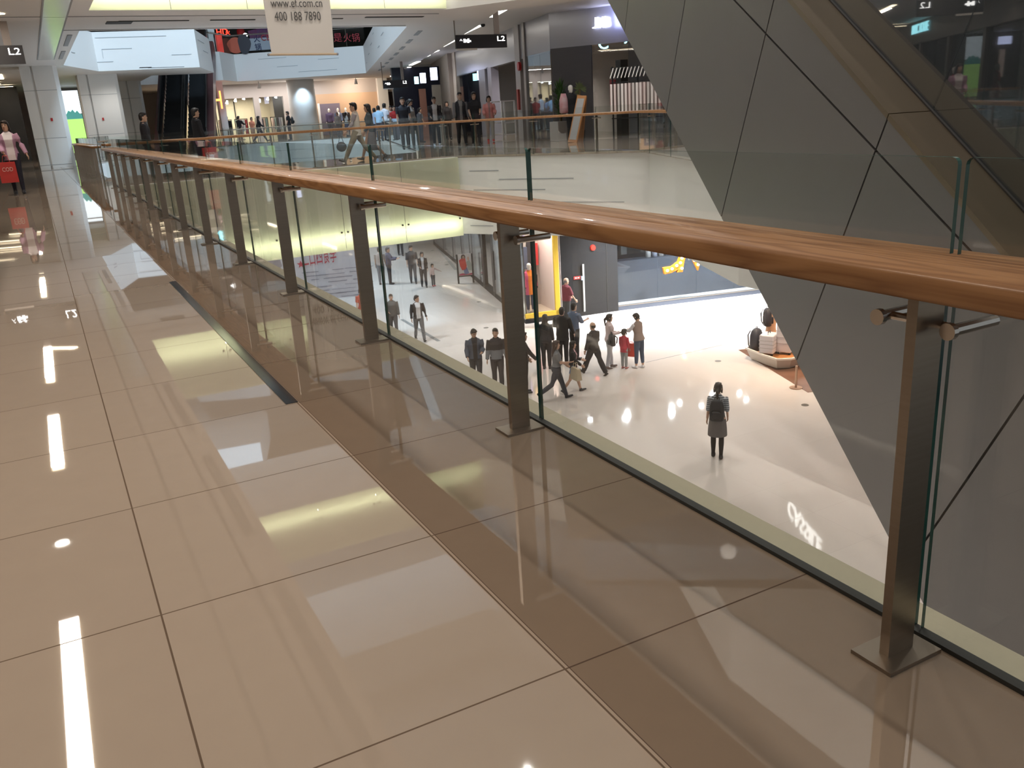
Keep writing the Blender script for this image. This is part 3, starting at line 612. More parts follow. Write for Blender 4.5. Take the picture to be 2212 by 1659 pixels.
# planter with leafy plant
P = at(1213, 304, 0); P = Vector((P.x, P.y, 0)); pt = thing('potted_plant', 'tall leafy plant in a square silver-grey box beside the shop entrance', 'potted plant', P)
MB().box(P.x - .3, P.x + .3, P.y - .3, P.y + .3, 0, .68).build('planter_box', flat('planter', (.50, .48, .46), .4), pt, bevel=.01)
MB().tube([P + Vector((0, 0, .6)), P + Vector((.02, 0, 1.2))], .05, 8).build('stem', flat('stem', (.1, .07, .03)), pt)
lf = MB(); rnd = random.Random(3)
for k in range(150):
    a = rnd.uniform(0, 6.28); z = rnd.uniform(.75, 1.9); r = rnd.uniform(.02, .14); p = P + Vector((math.cos(a) * r, math.sin(a) * r, z)); e = rnd.uniform(.25, .95)
    d = Vector((math.cos(a) * (1 - e), math.sin(a) * (1 - e), e)).normalized(); l_ = rnd.uniform(.25, .45); sd = d.cross(Vector((0, 0, 1))).normalized() * .03
    lf.add([p, p + d * l_ * .5 + sd, p + d * l_, p + d * l_ * .5 - sd], [(0, 1, 2, 3)])
lf.build('foliage', nz(flat('leaf', (.045, .12, .02), .5), 6, .6, (.02, .05, .01)), pt)
# spiky wreath behind the mannequin
P2 = aty(1252, 192, 27.2); wr = MB()
for k in range(60):
    a = rnd.uniform(0, 6.28); d = Vector((math.cos(a), .2 * math.sin(a * 3), math.sin(a) * .9 + .25)).normalized(); l_ = rnd.uniform(.16, .32); sd = d.cross(Vector((0, 1, 0))).normalized() * .022
    wr.add([P2, P2 + d * l_ * .5 + sd, P2 + d * l_, P2 + d * l_ * .5 - sd], [(0, 1, 2, 3)])
pl2 = thing('potted_plant', 'spiky palm behind the dressed mannequin by the shopfront', 'potted plant', (P2.x, P2.y, 0))
wr.build('fronds', flat('palm', (.12, .15, .06)), pl2); MB().tube([(P2.x, P2.y, .3), P2], .03, 8).build('stem', flat('stem', (.1, .07, .03)), pl2); MB().tube([(P2.x, P2.y, 0), (P2.x, P2.y, .35)], [.12, .16], 14).build('pot', M['black'], pl2)
# wooden A-board
P = at(1243, 307, 0); P = Vector((P.x, P.y, 0)); ab = thing('sign_board', 'folded wooden pavement board leaning open beside the dressed mannequin', 'sign board', P)
ux = (RT * 1).normalized(); ux.z = 0; ux.normalize(); uy = Vector((-ux.y, ux.x, 0))
for sg_, nm in ((-1, 'front_board'), (1, 'rear_board')):
    b = MB(); top = P + uy * 0 + Vector((0, 0, 1.5)) + ux * .28; bot = P + uy * sg_ * .28 - ux * .12 * (-sg_ if sg_ > 0 else 1); dv = (top - bot).normalized(); sdv = (ux * .45 + uy * .9).normalized() if sg_ < 0 else uy
    sdv = ux * .72 - uy * .69
    sdv = (sdv - dv * sdv.dot(dv)).normalized(); nv = dv.cross(sdv)
    b.obox((top + bot) / 2, sdv, dv, nv, (.2, (top - bot).length / 2, .02)); o = b.build(nm, flat('boardwood', (.42, .20, .08), .5), ab)
    if sg_ < 0:
        f = MB(); f.obox((top + bot) / 2 + nv * .024 * (1 if nv.dot(FW) < 0 else -1), sdv, dv, nv, (.15, (top - bot).length / 2 - .1, .004)); f.build('face', flat('boardface', (.36, .36, .36), .6), o)
# ------------------------------------------------------------------ hanging signs
def hang_sign(label, cx, y, wdt, z0, z1, arrow=True, post=True):
    r = thing('hanging_sign', label, 'sign', (cx, y, z0), 'hanging level signs'); x0, x1 = cx - wdt / 2, cx + wdt / 2
    MB().box(x0, x1, y - .06, y + .06, z0, z1).build('sign_box', M['signbox'], r)
    MB().box(x0, x0 + wdt * .4, y - .055, y + .055, z0 - .05, z0).build('lower_rail', M['ceil'], r)
    h_ = z1 - z0
    text_mb('L2', h_ * .36, .006, (x1 - .04 * wdt, y - .066, z1 - h_ * .5), (1, 0, 0), (0, 0, 1), align='RIGHT', width=wdt * .15).build('level_text', M['lit_white'], r)
    a = MB(); u = h_ * .1; ax, az = x0 + wdt * .09, z1 - h_ * .38
    a.bar((ax - u, y - .064, az - u * .7), (ax, y - .064, az + u * .7), .006, u * .42, up=(0, 1, 0)); a.bar((ax, y - .064, az + u * .7), (ax + u, y - .064, az - u * .7), .006, u * .42, up=(0, 1, 0)); a.build('arrow', M['lit_white'], r)
    t = MB(); pg_ = [(.14, -.30), (.14, -.56), (.19, -.56), (.19, -.5), (.21, -.5), (.21, -.58), (.25, -.58), (.25, -.52), (.285, -.52), (.285, -.42), (.25, -.38), (.25, -.28), (.22, -.28), (.22, -.36), (.18, -.36), (.18, -.30)]
    t.ext([(x0 + wdt * a_, z1 + h_ * b_) for a_, b_ in pg_], (0, y - .066, 0), (1, 0, 0), (0, 0, 1), (0, .006, 0))
    t.build('pictogram', M['lit_white'], r)
    MB().box(x1 - wdt * .23, x1 - wdt * .13, y - .03, y + .03, z1, ZC + .4).build('hanger', flat('hangpost', (.42, .38, .36), .5), r)
    MB().box(x0 - .02, x0 + .01, y - .015, y + .015, z0, ZC + .4).build('rod', M['steel'], r)
    return r
y_ = 27.0; a, b = aty(984, 90, y_), aty(1093, 88, y_); zt = aty(1040, 75, y_).z; zb = aty(1040, 104, y_).z
hang_sign('black hanging L2 level sign over the far walkway', (a.x + b.x) / 2, y_, b.x - a.x, zb, zt)
y_ = 26.0; b = aty(52, 118, y_); zt = aty(48, 98, y_).z; zb = aty(50, 138, y_).z
hang_sign('black hanging L2 level sign over the near corridor, cut by the left edge', b.x - .86, y_, 1.72, zb, zt)
y_ = 47.0; a, b = aty(828, 186, y_), aty(880, 182, y_); zt = aty(854, 173, y_).z; zb = aty(854, 190, y_).z
hang_sign('blue-lit hanging L2 sign far away above the dark passage', (a.x + b.x) / 2, y_, b.x - a.x, zb, zt)
# ------------------------------------------------------------------ banner
Y = 23.3; bn = thing('hanging_banner', 'cream fabric banner with a web address and phone number hanging over the void', 'banner', (6.55, Y, 2.85))
fab = nz(mat('banner_cloth', (.68, .635, .58), .85), 30, .3, (.62, .57, .51), (1, 1, 6))
TL, TR, BL, BR = Vector((5.66, Y, 5.6)), Vector((7.46, Y, 5.6)), aty(587, 117, Y), aty(722, 116, Y)
rows = 14; vs = []; fs = []
for k in range(rows + 1):
    t = k / rows
    for s_ in (0, .25, .5, .75, 1):
        p = TL.lerp(BL, t).lerp(TR.lerp(BR, t), s_); p.y = Y + .012 * math.sin(t * 9 + s_ * 4); vs.append(p)
for k in range(rows):
    for j in range(4): a_ = k * 5 + j; fs.append((a_, a_ + 1, a_ + 6, a_ + 5))
m = MB(); m.add(vs, fs); m.add([v + Vector((0, .006, 0)) for v in vs], [f[::-1] for f in fs]); m.build('cloth', fab, bn, smooth=True)
rod = MB().tube([BL + Vector((-.06, 0, -.01)), BR + Vector((.06, 0, -.01))], .028, 12).build('bottom_rod', mat('banner_rod', (.50, .38, .26), .5), bn)
for q, sx in ((BL, -.08), (BR, .08)): MB().ell(q + Vector((sx, 0, -.01)), (.035, .035, .035)).build('end_knob', flat('knob', (.25, .25, .28), .4), rod, smooth=True)
MB().bar((6.56, Y + .3, 5.62), (6.56, Y, 5.62), .04, .04).build('bracket', M['steel'], bn); MB().tube([TL, TR], .025, 10).build('top_rod', M['steel'], bn)
txt = mat('banner_text', (.09, .085, .08), .8)
a, b = aty(585, 11, Y - .03), aty(697, 18, Y - .03); text_mb('www.ef.com.cn', .2, .004, (a.x, Y - .03, (a.z + b.z) / 2 - .01), (1, 0, 0), (0, 0, 1), width=b.x - a.x).build('web_text', txt, bn)
a, b = aty(594, 42, Y - .03), aty(694, 47, Y - .03); text_mb('400 188 7890', .21, .004, (a.x, Y - .03, (a.z + b.z) / 2), (1, 0, 0), (0, 0, 1), width=b.x - a.x).build('phone_text', txt, bn)
MB().box(6.52, 6.6, Y + .29, 23.97, 5.58, 5.66).build('wall_arm', M['steel'], bn)
# ------------------------------------------------------------------ far shops beyond the far void (y = 67)
YF = 67.0
w = MB(); grey = mat('far_grey_wall', (.46, .41, .39), .6)
w.box(10.2, 24.4, YF, YF + .3, 3.05, ZC); w.box(16.9, 19.1, YF, YF + .3, 0, 3.05); w.box(14.75, 15.15, YF, YF + .3, 0, 3.05)
w.box(10.2, 10.9, YF, YF + .3, 0, 3.05)
struct(w.build('wall_far_shops', grey))
struct(MB().box(19.1, 24.2, YF, YF + .25, 0, 3.05).build('wall_tan', mat('tan_wall', (.55, .38, .26), .6)))
struct(MB().box(24.2, 25.0, YF - .3, YF + .3, 0, ZC).build('trim_50', M['plaster']))
struct(MB().box(25.0, 30, YF + 4, YF + 4.2, 0, ZC).build('wall_passage', mat('passage_dark', (.10, .075, .07), .5)))
struct(MB().box(25.0, 30, YF - .1, YF + .2, 3.0, ZC).build('trim_51', mat('passage_head', (.36, .30, .26), .5)))
for k, (x0, x1) in enumerate(((10.9, 14.75), (15.15, 16.9))): struct(MB().box(x0, x1, YF + .1, YF + .12, 0, 3.05).build('window_%d' % (60 + k), M['glass_shop']))
struct(MB().box(10.2, 17.2, 71.5, 71.7, 0, 3.2).build('wall_shop_inner', mat('cream_shop_wall', (.75, .66, .48), .6)))
struct(MB().box(10.2, 17.2, 67.3, 71.7, 3.2, 3.3).build('ceiling_shop', mat('shop_ceiling', (.16, .13, .11), .7)))
lamp('fashion_shop_lamp', (13.5, 69.3, 3.1), 5, 330, (1, .9, .72), sy=2)
for k in range(9):
    x = 11.2 + k * .62 + (.5 if k > 5 else 0); z = 2.75 + (k % 3) * .12
    s_ = thing('track_spotlight', 'white track spotlight in the far fashion shop, %s from the left' % ('first second third fourth fifth sixth seventh eighth ninth'.split()[k]), 'spotlight', (x, 68.2, z), 'track spotlights')
    MB().tube([(x, 68.2, z), (x + .05, 68.1, z + .22)], [.11, .05], 10).build('head', M['lit_white'], s_); MB().tube([(x + .05, 68.1, z + .2), (x + .05, 68.1, 3.2)], .015, 6).build('stem', M['black'], s_)
for k in range(5):
    x = 11.3 + k * .72; struct(MB().box(x, x + .06, 71.4, 71.5, 0, 3.0).build('trim_%d' % (52 + k), M['joint']))
gc = [(.03, .03, .035), (.42, .40, .46), (.8, .78, .75), (.45, .05, .05), (.1, .1, .12), (.7, .5, .4), (.25, .35, .3)]
for k in range(5):
    x = 11.2 + k * 1.15 + (.35 if k > 2 else 0); rk = thing('clothes_rack', 'black clothes rack with garments in the far fashion shop, %s from the left' % ('first second third fourth fifth'.split()[k]), 'clothes rack', (x + .4, 68.6, 0), 'far shop clothes racks')
    f_ = MB()
    for xx in (x, x + .9): f_.box(xx, xx + .05, 68.58, 68.62, 0, 1.65)
    f_.box(x, x + .95, 68.58, 68.62, 1.6, 1.65); f_.build('frame', M['black'], rk)
    for j in range(5):
        MB().box(x + .1 + j * .16, x + .22 + j * .16, 68.4, 68.8, .55 + (j % 2) * .2, 1.58).build('garment', flat('gm%d' % ((k * 3 + j) % 7), gc[(k * 3 + j) % 7], .8), rk)
p0 = aty(488, 208, 61.5); sg = thing('vertical_sign', 'red-orange glowing vertical sign beside the bluish pillar', 'sign', (p0.x, 61.4, 2.2))
for i, ch in enumerate(('I', 'T')): pass
text_mb('H', 1.1, .08, (10.85, 61.0, 2.3), (1, 0, 0), (0, 0, 1), width=.55).build('letter', M['lit_orange'], sg); MB().box(10.72, 10.86, 60.9, 61.1, 2.2, 3.6).build('holder', M['black'], sg)
for x, lb in ((14.6, 'white ceiling spotlight above the far shop windows'), (21.6, 'white ceiling spotlight above the tan mannequin wall')):
    s_ = thing('ceiling_spotlight', lb, 'spotlight', (x, 64, 3.6)); MB().tube([(x, 64, 3.55), (x, 64, 3.9)], [.13, .06], 12).build('shade', M['plaster'], s_); MB().tube([(x, 64, 3.88), (x, 64, 4.0)], .03, 8).build('stem', M['plaster'], s_)
pn = thing('room_divider', 'grey-violet free-standing panel beside the three mannequins', 'divider', (19.9, 66.6, 0)); MB().box(19.45, 21.0, 66.55, 66.62, .1, 2.35).build('board', mat('violet_panel', (.20, .17, .22), .35), pn); MB().box(19.3, 19.44, 66.52, 66.64, 0, 2.4).build('edge_post', M['plaster'], pn)
lamp('mannequin_lamp', (22.2, 65.0, 3.7), .5, 90, (1, .8, .6), tgt=(22.4, 67, 1.5))
# passage sign + blue lit shop on the right far side
struct(MB().box(24.0, 24.3, 50.2, 56.5, 0, 4.0).build('wall_blue_shop', mat('navy_shopfront', (.015, .018, .04), .3)))
for k, (px, py, wd) in enumerate(((899.6, 173.5, .24), (913.6, 168.7, .32), (937, 159.5, .38))):
    p = aty(px, py, 51.0 - k * 2.0); tag(MB().box(p.x - wd / 2, p.x + wd / 2, p.y - .05, p.y + .05, p.z - wd * .85, p.z + wd * .85).build('light_box', M['lit_blue'] if k else M['lit_cyan']), ('cyan lit square sign, farthest on the dark blue shopfront', 'blue-white glowing square sign, middle of the dark blue shopfront', 'largest blue-white glowing sign next to the beige pillar')[k], 'sign', 'glowing square signs')
p = aty(905, 230, 53); struct(MB().box(p.x - 1.6, p.x + 2.4, 53.0, 53.2, 0, 4.0).build('wall_blue_front', mat('navy_front', (.012, .014, .03), .3)))
p = aty(934, 205, 52.9); struct(MB().box(p.x - .9, p.x - .45, 52.85, 52.95, 0, 2.7).build('trim_58', mat('salmon_frame', (.45, .22, .16), .5))); struct(MB().box(p.x + .0, p.x + .85, 52.85, 52.95, 0, 2.9).build('trim_59', mat('cream_frame', (.5, .45, .38), .5)))
# left background: dark shop, bright poster, lit doorway
struct(MB().box(1.6, 6.2, 62.0, 62.2, 0, 4.0).build('wall_left_far', mat('brown_shop', (.10, .075, .065), .4)))
pa, pb = aty(229, 225, 61.9), aty(252, 285, 61.9)
tag(MB().box(pa.x, pb.x, 61.85, 61.95, pb.z, pa.z).build('lit_window', mat('pinkish_window', (.8, .6, .5), .5, emit=(1, .72, .6), es=.55)), 'pinkish lit shop window between the second and third columns', 'shop window')
p = aty(232, 206, 61.8); tag(MB().box(p.x - .35, p.x + .4, 61.7, 61.85, p.z - .22, p.z + .25).build('light_box', M['lit_blue']), 'small glowing white shop sign above the pinkish window', 'sign')
pa, pb = aty(141, 196, 60), aty(168, 300, 60); ps = thing('lightbox_poster', 'bright green and white lightbox poster between the first two columns', 'poster', ((pa.x + pb.x) / 2, 60, pb.z))
mh = (pa.z * .45 + pb.z * .55)
MB().box(pa.x - .3, pb.x + .5, 60, 60.06, mh + .2, pa.z).build('upper_image', mat('poster_sky', (1, 1, 1), .5, emit=(.85, .95, 1), es=1.2), ps); MB().box(pa.x - .3, pb.x + .5, 60, 60.06, pb.z - .8, mh - .1).build('lower_image', mat('poster_lime', (.5, .9, .2), .5, emit=(.55, .95, .25), es=.9), ps)
hl = MB(); xs = [pa.x - .3 + i * (pb.x - pa.x + .8) / 8 for i in range(9)]; hs = [.0, .12, .3, .22, .35, .16, .28, .1, .05]
hl.ext([(xs[0], mh - .1)] + [(x, mh + .1 + h_) for x, h_ in zip(xs, hs)] + [(xs[-1], mh - .1)], (0, 59.98, 0), (1, 0, 0), (0, 0, 1), (0, .03, 0)); hl.build('hill_image', mat('poster_teal', (.1, .5, .45), .5, emit=(.15, .55, .5), es=.5), ps)
for y, x in ((50, -1.9), (53, -1.7), (56, -1.2), (46, -2.6)): lstrip('strip_light', [(x - .9, y), (x + .9, y - .4)], .1, M['strip'], {50: 'warm cross strip light left of the first column, nearer of the upper pair', 53: 'warm cross strip light left of the first column, brightest', 56: 'warm cross strip light left of the first column, lowest', 46: 'warm cross strip light left of the first column at the picture edge'}[y], z=3.9)
# ------------------------------------------------------------------ restaurant storey above the far void
struct(MB().box(9, 30, 70, 70.2, Z3, 9.5).build('wall_restaurant', nz(mat('dark_green_wall', (.02, .028, .02), .5), 1, .6, (.05, .04, .03))))
def neon(name, txt, px, py, h_, m, lb, Yn=66, wd=None):
    p = aty(px, py, Yn); mb_ = text_mb(txt, h_, .05, p, (1, 0, 0), (0, 0, 1), width=wd); return tag(mb_.build(name, m), lb, 'sign')
neon('neon_sign', 'HD', 469, 76, .42, M['lit_red'], 'red neon letters at the left of the upper restaurant storey', wd=.75)
neon('neon_sign', '火', 488, 75, .3, M['lit_red'], 'small red neon character right of the red neon letters')
p = aty(480, 108, 62); tag(MB().box(p.x - .18, p.x + .22, 62.6, 62.7, 5.8, 6.95).build('menu_board', mat('red_board', (.5, .05, .04), .5, emit=(1, .08, .05), es=.4)), 'narrow red menu board on the upper storey beside the escalator top', 'sign')
pg = thing('window_graphic', 'printed restaurant graphic on the upper glass with an orange circle and black characters', 'window graphic', (14.5, 61.9, 5.9)); 
dG = (Vector((20.4, 58.2, 0)) - Vector((12.9, 62.6, 0))).normalized(); nG = Vector((dG.y, -dG.x, 0)); oG = Vector((12.9, 62.6, 0)) + nG * .03
def gpt(px, py): return onw(px, py, (oG.x, oG.y), (oG.x + dG.x, oG.y + dG.y))
a, b = gpt(507, 112), gpt(588, 80); MB().obox(Vector(((a.x + b.x) / 2, (a.y + b.y) / 2, (a.z + b.z) / 2)) - nG * .02, dG, nG, (0, 0, 1), ((b - a).length / 2, .004, (b.z - a.z) / 2)).build('film', mat('grey_film', (.30, .33, .37), .4), pg)
c0 = gpt(509, 98); MB().ext([(.55 * math.cos(t) * (1 + .08 * math.sin(5 * t)), .5 * math.sin(t)) for t in [i * 6.283 / 24 for i in range(24)]], c0, dG, (0, 0, 1), nG * .01).build('orange_circle', flat('orange_print', (.5, .12, .07)), pg)
c0 = gpt(528, 99); MB().ext([(.42 * math.cos(t) * (1 + .12 * math.sin(3 * t + 1)), .62 * math.sin(t)) for t in [i * 6.283 / 24 for i in range(24)]], c0 + nG * .012 + Vector((0, 0, .1)), dG, (0, 0, 1), nG * .01).build('ink_shape', flat('ink_print', (.05, .05, .06)), pg)
for ch, px, py in (('火', 549, 91), ('锅', 552, 109)): text_mb(ch, .42, .01, gpt(px, py) + nG * .02, dG, (0, 0, 1)).build('character', flat('navy_print', (.02, .03, .09)), pg)
text_mb('CE', .36, .01, gpt(565, 88) + nG * .02, dG, (0, 0, 1)).build('letters', flat('red_print', (.30, .03, .03)), pg)
rg = thing('window_graphic', 'dark red characters on the upper glass right of the banner', 'window graphic', (19, 59, 5.9))
for ch, px in (('是', 722), ('火', 743), ('锅', 761)): text_mb(ch, .52, .01, gpt(px, 91) + nG * .02, dG, (0, 0, 1)).build('character', flat('red_print2', (.33, .03, .04)), rg)
p = aty(565, 72, 68); tag(MB().obox(p, (1, 0, .2), (0, 1, 0), (-.2, 0, 1), (.9, .02, .35)).build('wall_poster', nz(flat('poster_rb', (.5, .05, .08)), 3, 1.0, (.2, .25, .6))), 'red and blue poster partly hidden behind the banner top', 'poster')
p = aty(520, 69, 67); tag(MB().ell((p.x, p.y, p.z), (.28, .28, .36)).build('lantern', flat('lantern', (.35, .02, .02)), smooth=True), 'red round lantern in the upper restaurant', 'lantern')
p = aty(530, 76, 66); tag(MB().ell(p, (.16, .16, .14)).build('lamp_globe', M['lit_white'], smooth=True), 'small white glowing lamp in the upper restaurant', 'lamp')
# ------------------------------------------------------------------ lower storey
WA, WM, WB, WC = (14.05, 26.05), (15.35, 25.84), (17.6, 25.5), (23.6, 24.1)
darkw = nz(mat('charcoal_panel', (.014, .014, .0155), .5, spec=.2), 2, .4, (.013, .013, .015))
w = MB(); w.wall(WM, WB, Z1, ZS, .2); w.wall(WM, WM, Z1, ZS, .2) if 0 else None
struct(w.build('wall_lower_dark', darkw))
dW, nW = surf(WA, WB)
dl = MB()
for u in (.05, 1.85): q = along(WM, WB, u) - (-nW) * .005; dl.obox((q.x, q.y, (Z1 + ZS) / 2), dW, nW, (0, 0, 1), (.008, .008, (ZS - Z1) / 2))
struct(dl.build('trim_60', M['joint']))
p0, p1 = onw(1256, 570, WM, WB), onw(1263, 672, WM, WB)
hd = thing('door_handle_bar', 'long silver vertical handle bar on the charcoal doors below', 'handle', p1 + nW * .06); MB().obox((p0 + p1) / 2 + nW * .06, dW, nW, (0, 0, 1), (.035, .02, (p0.z - p1.z) / 2)).build('bar', flat('silverbar', (.55, .55, .55), .3, metal=.6), hd); MB().obox(onw(1257, 600, WM, WB) + nW * .06, dW, nW, (0, 0, 1), (.06, .03, .07)).build('lock', flat('lockbox', (.35, .45, .6), .3), hd)
q = onw(1246, 600, WM, WB); nt = thing('door_notice', 'small red notice with white marks beside the silver handle bar', 'notice', q + nW * .02); MB().obox(q + nW * .02, dW, nW, (0, 0, 1), (.13, .008, .055)).build('plate', flat('noticered', (.35, .03, .03)), nt)
for sx in (-.05, .05): MB().obox(q + nW * .03 + dW * sx, dW, nW, (0, 0, 1), (.03, .004, .02)).build('mark', flat('noticewhite', (.8, .7, .6)), nt)
q = onw(1280, 535, WM, WB); fb = tag(MB().tube([q, q + nW * .07], [.11, .09], 18).build('fire_bell', flat('firebell', (.6, .03, .02), .3)), 'round red fire alarm high on the charcoal wall below', 'alarm bell')
# glazed dark shop with the bulb letters
w = MB(); w.wall(WB, WC, Z1, Z1 + .16, .2); struct(w.build('baseboard_lower', mat('blue_grey_plinth', (.05, .06, .085), .4)))
w = MB(); q0, q1 = along(WB, WC, 0) + nW * .01, along(WB, WC, ln(WB, WC)) + nW * .01; w.wall(q0, q1, Z1 + .16, Z1 + .19, .03); struct(w.build('trim_61', M['steel_bright']))
for k in range(4):
    u0, u1 = k * 1.55, k * 1.55 + 1.53; p, q = along(WB, WC, u0 + .01), along(WB, WC, u1); struct(MB().wall(p, q, Z1 + .19, ZS, .02).build('window_%d' % (70 + k), [M['glass_shop']]))
inner = mat('slate_counter', (.035, .04, .052), .5)
ci = [along(WB, WC, u) + Vector((-nW.x, -nW.y, 0)) * dd_ for u, dd_ in ((-.2, 1.3), (6.4, 1.3))]
tag(MB().wall(ci[0], ci[1], Z1, Z1 + 1.55, .5).build('shop_counter', inner), 'long slate-blue counter behind the dark shop glass below', 'counter')
ci2 = [along(WB, WC, u) + Vector((-nW.x, -nW.y, 0)) * 3.6 for u in (-.2, 6.4)]
struct(MB().wall(ci2[0], ci2[1], Z1, ZS, .2).build('wall_lower_shop_back', mat('slate_back', (.02, .021, .026), .6)))
bk = [(.35, .33, .32), (.3, .3, .36), (.42, .38, .36), (.12, .12, .14), (.25, .2, .2)]
for k in range(9):
    u = 2.0 + k * .26; q = along(WB, WC, u) - nW * 1.6; tag(MB().tube([(q.x, q.y, Z1 + 1.55), (q.x, q.y, Z1 + 1.85 + (k % 3) * .05), (q.x, q.y, Z1 + 2.05)], [.11, .10, .06], 10).build('folded_cap', flat('cap%d' % (k % 5), bk[k % 5]), smooth=True), 'small pale item on the slate counter, number %s from the left' % 'one two three four five six seven eight nine'.split()[k], 'shop item', 'items on the slate counter')
for k in range(5):
    u = .3 + k * .42; q = along(WB, WC, u) - nW * 1.9; tag(MB().obox((q.x, q.y, Z1 + 2.0 + (k % 2) * .3), dW, nW, (0, 0, 1), (.12, .05, .3)).build('shop_print', flat('frm%d' % (k % 2), ((.06, .06, .06), (.4, .36, .3))[k % 2])), 'dark display frame behind the shop glass, number %s from the door side' % 'one two three four five'.split()[k], 'frame', 'frames behind the shop glass')
# bulb letters
def wpt(px, py): q = onw(px, py, WB, WC); return q
def letter(polys, bulbs, lb):
    o_ = wpt(*polys[0][0]); r = thing('marquee_letter', lb, 'sign letter', o_ + nW * .12, 'bulb letters')
    m = MB(); e = MB()
    for pl in polys:
        q = [wpt(*p) for p in pl]; P2 = [((v - o_).dot(dW2), v.z - o_.z) for v in q]
        m.ext(P2, o_ + nW * .16, dW2, (0, 0, 1), -nW * .10); e.ext([(a * 1.0, b) for a, b in P2], o_ + nW * .165, dW2, (0, 0, 1), -nW * .004)
    m.build('body', flat('marq_side', (.42, .15, .008), .4), r); e.build('face', M['marquee'], r)
    for b in bulbs: MB().ell(wpt(*b) + nW * .2, (.052, .052, .052), n=10, k=7).build('bulb', M['bulb'], r, smooth=True)
dW2 = (Vector((WC[0], WC[1], 0)) - Vector((WB[0], WB[1], 0))).normalized()
letter([[(1428, 577), (1447, 574), (1460, 564), (1466, 548), (1468, 530), (1480, 528), (1478, 548), (1473, 566), (1462, 580), (1446, 588), (1431, 591)], [(1462, 580), (1473, 566), (1478, 548), (1480, 528), (1479, 520), (1470, 586), (1458, 587)]], [(1436, 583), (1446, 579), (1456, 572), (1464, 566), (1467, 556), (1470, 545), (1473, 536), (1467, 578)], 'curved orange bulb letter, left one on the dark shop glass')
letter([[(1484, 545), (1504, 543), (1494, 568), (1502, 583)][:0] or [(1482, 540), (1516, 536), (1503, 583)]], [(1494, 561), (1507, 559), (1502, 570), (1490, 549), (1509, 548)], 'orange V-shaped bulb letter, middle one on the dark shop glass')
letter([[(1530, 560), (1545, 558), (1544, 577), (1533, 578)]], [(1538, 568)], 'orange foot of a bulb letter, right one half hidden by the white fascia')
for k, (x, y) in enumerate(((18.6, 23.7), (20.06, 23.8), (19.6, 24.5), (21.1, 24.4), (22.9, 23.6), (15.9, 25.0), (17.0, 24.4), (22.0, 23.9), (21.7, 23.2))):
    tag(MB().tube([(x, y, ZS - .03), (x, y, ZS)], .085, 14).build('downlight', M['spot']), 'round downlight in the lower ceiling in front of the dark shop, number %s' % 'one two three four five six seven eight nine'.split()[k], 'ceiling light', 'lower shop downlights')
# yellow framed display window (left end of the dark wall)
yl = flat('yellowframe', (.62, .40, .03), .5)
fr = thing('display_window', 'yellow-framed lit shop window with a dressed mannequin on the lower floor', 'shop window', (14.7, 26, Z1))
m = MB(); a_, b_ = along(WA, WM, 0), along(WA, WM, ln(WA, WM)); m.wall(along(WA, WM, ln(WA, WM) - .17) + nW * .02, b_ + nW * .02, Z1 + .18, ZS, .1); m.wall(a_ + nW * .02, b_ + nW * .02, Z1 + .18, Z1 + .34, .1); m.build('frame', yl, fr)
MB().wall(a_, b_, Z1, Z1 + .18, .1).build('plinth', darkw, fr); bi = -nW * 1.9
m = MB(); m.wall(b_ - dW * .02 + bi, b_ - dW * .02, Z1, ZS, .1); m.build('side_wall', flat('paleside', (.74, .62, .56)), fr)
m = MB(); m.wall(a_ + bi, b_ + bi, Z1, ZS, .1); m.build('back_wall', flat('backw', (.5, .45, .4)), fr); m = MB(); m.prism([(a_.x, a_.y), (b_.x, b_.y), ((b_ + bi).x, (b_ + bi).y), ((a_ + bi).x, (a_ + bi).y)], Z1 + .15, Z1 + .2); m.build('window_floor', flat('wfloor', (.62, .52, .40)), fr)
lamp('display_lamp', tuple((a_ + b_) / 2 - nW * .9 + Vector((0, 0, ZS - .1))), .8, 75, (1, .85, .78))
for k, (u, z, cc, hh) in enumerate(((.62, -3.0, (.30, .26, .55), .55), (.95, -2.85, (.6, .42, .15), .3), (.7, -4.0, (.06, .08, .13), .8), (.92, -3.85, (.02, .02, .025), .9), (1.12, -3.9, (.55, .04, .04), .8), (1.05, -4.9, (.03, .035, .04), .5))):
    q = a_ + dW * u + bi * .93; tag(MB().obox((q.x, q.y, z), dW, nW, (0, 0, 1), (.11, .04, hh / 2)).build('hanging_garment', flat('hg%d' % k, cc)), ('lilac shirt hung at the top of the yellow-framed window', 'yellow garment hung at the top of the yellow-framed window', 'blue jeans hung behind the pink mannequin', 'black garment hung behind the pink mannequin', 'red garment hung behind the pink mannequin', 'dark folded garment behind the pink mannequin')[k], 'garment', 'garments in the yellow-framed window')
# corner glazing running back along the lower corridor
CA, CB = (14.05, 26.05), (19.3, 46.5); dC, nC = surf(CB, CA)
L_ = ln(CA, CB)
w = MB(); w.wall(along(CB, CA, 0), along(CB, CA, L_), Z1, Z1 + .2, .2); struct(w.build('baseboard_corridor', darkw))
us = [0, .5, 3.2, 4.9, 5.2, 6.9, 7.2, 9.3, 9.9, 12, 14.5, 17.5, 20.8]
for k, (u0, u1) in enumerate(zip(us, us[1:])):
    p, q = along(CA, CB, u0), along(CA, CB, u1)
    struct(MB().wall(q, q + (p - q).normalized() * .14, Z1, ZS, .14).build('trim_%d' % (80 + k), M['joint']))
    if k in (3, 5): struct(MB().wall(q, p, Z1, ZS, .12).build('wall_corridor_pier_%d' % k, mat('pier_dark', (.055, .045, .04), .35)))
    elif k != 4: struct(MB().wall(q, p, Z1 + .2, ZS, .02).build('window_%d' % (80 + k), M['glass_shop']))
struct(MB().wall((22.6, 47), (17.2, 27), Z1, ZS, .1).build('wall_corridor_shop', mat('corridor_shop', (.50, .47, .44), .6)))
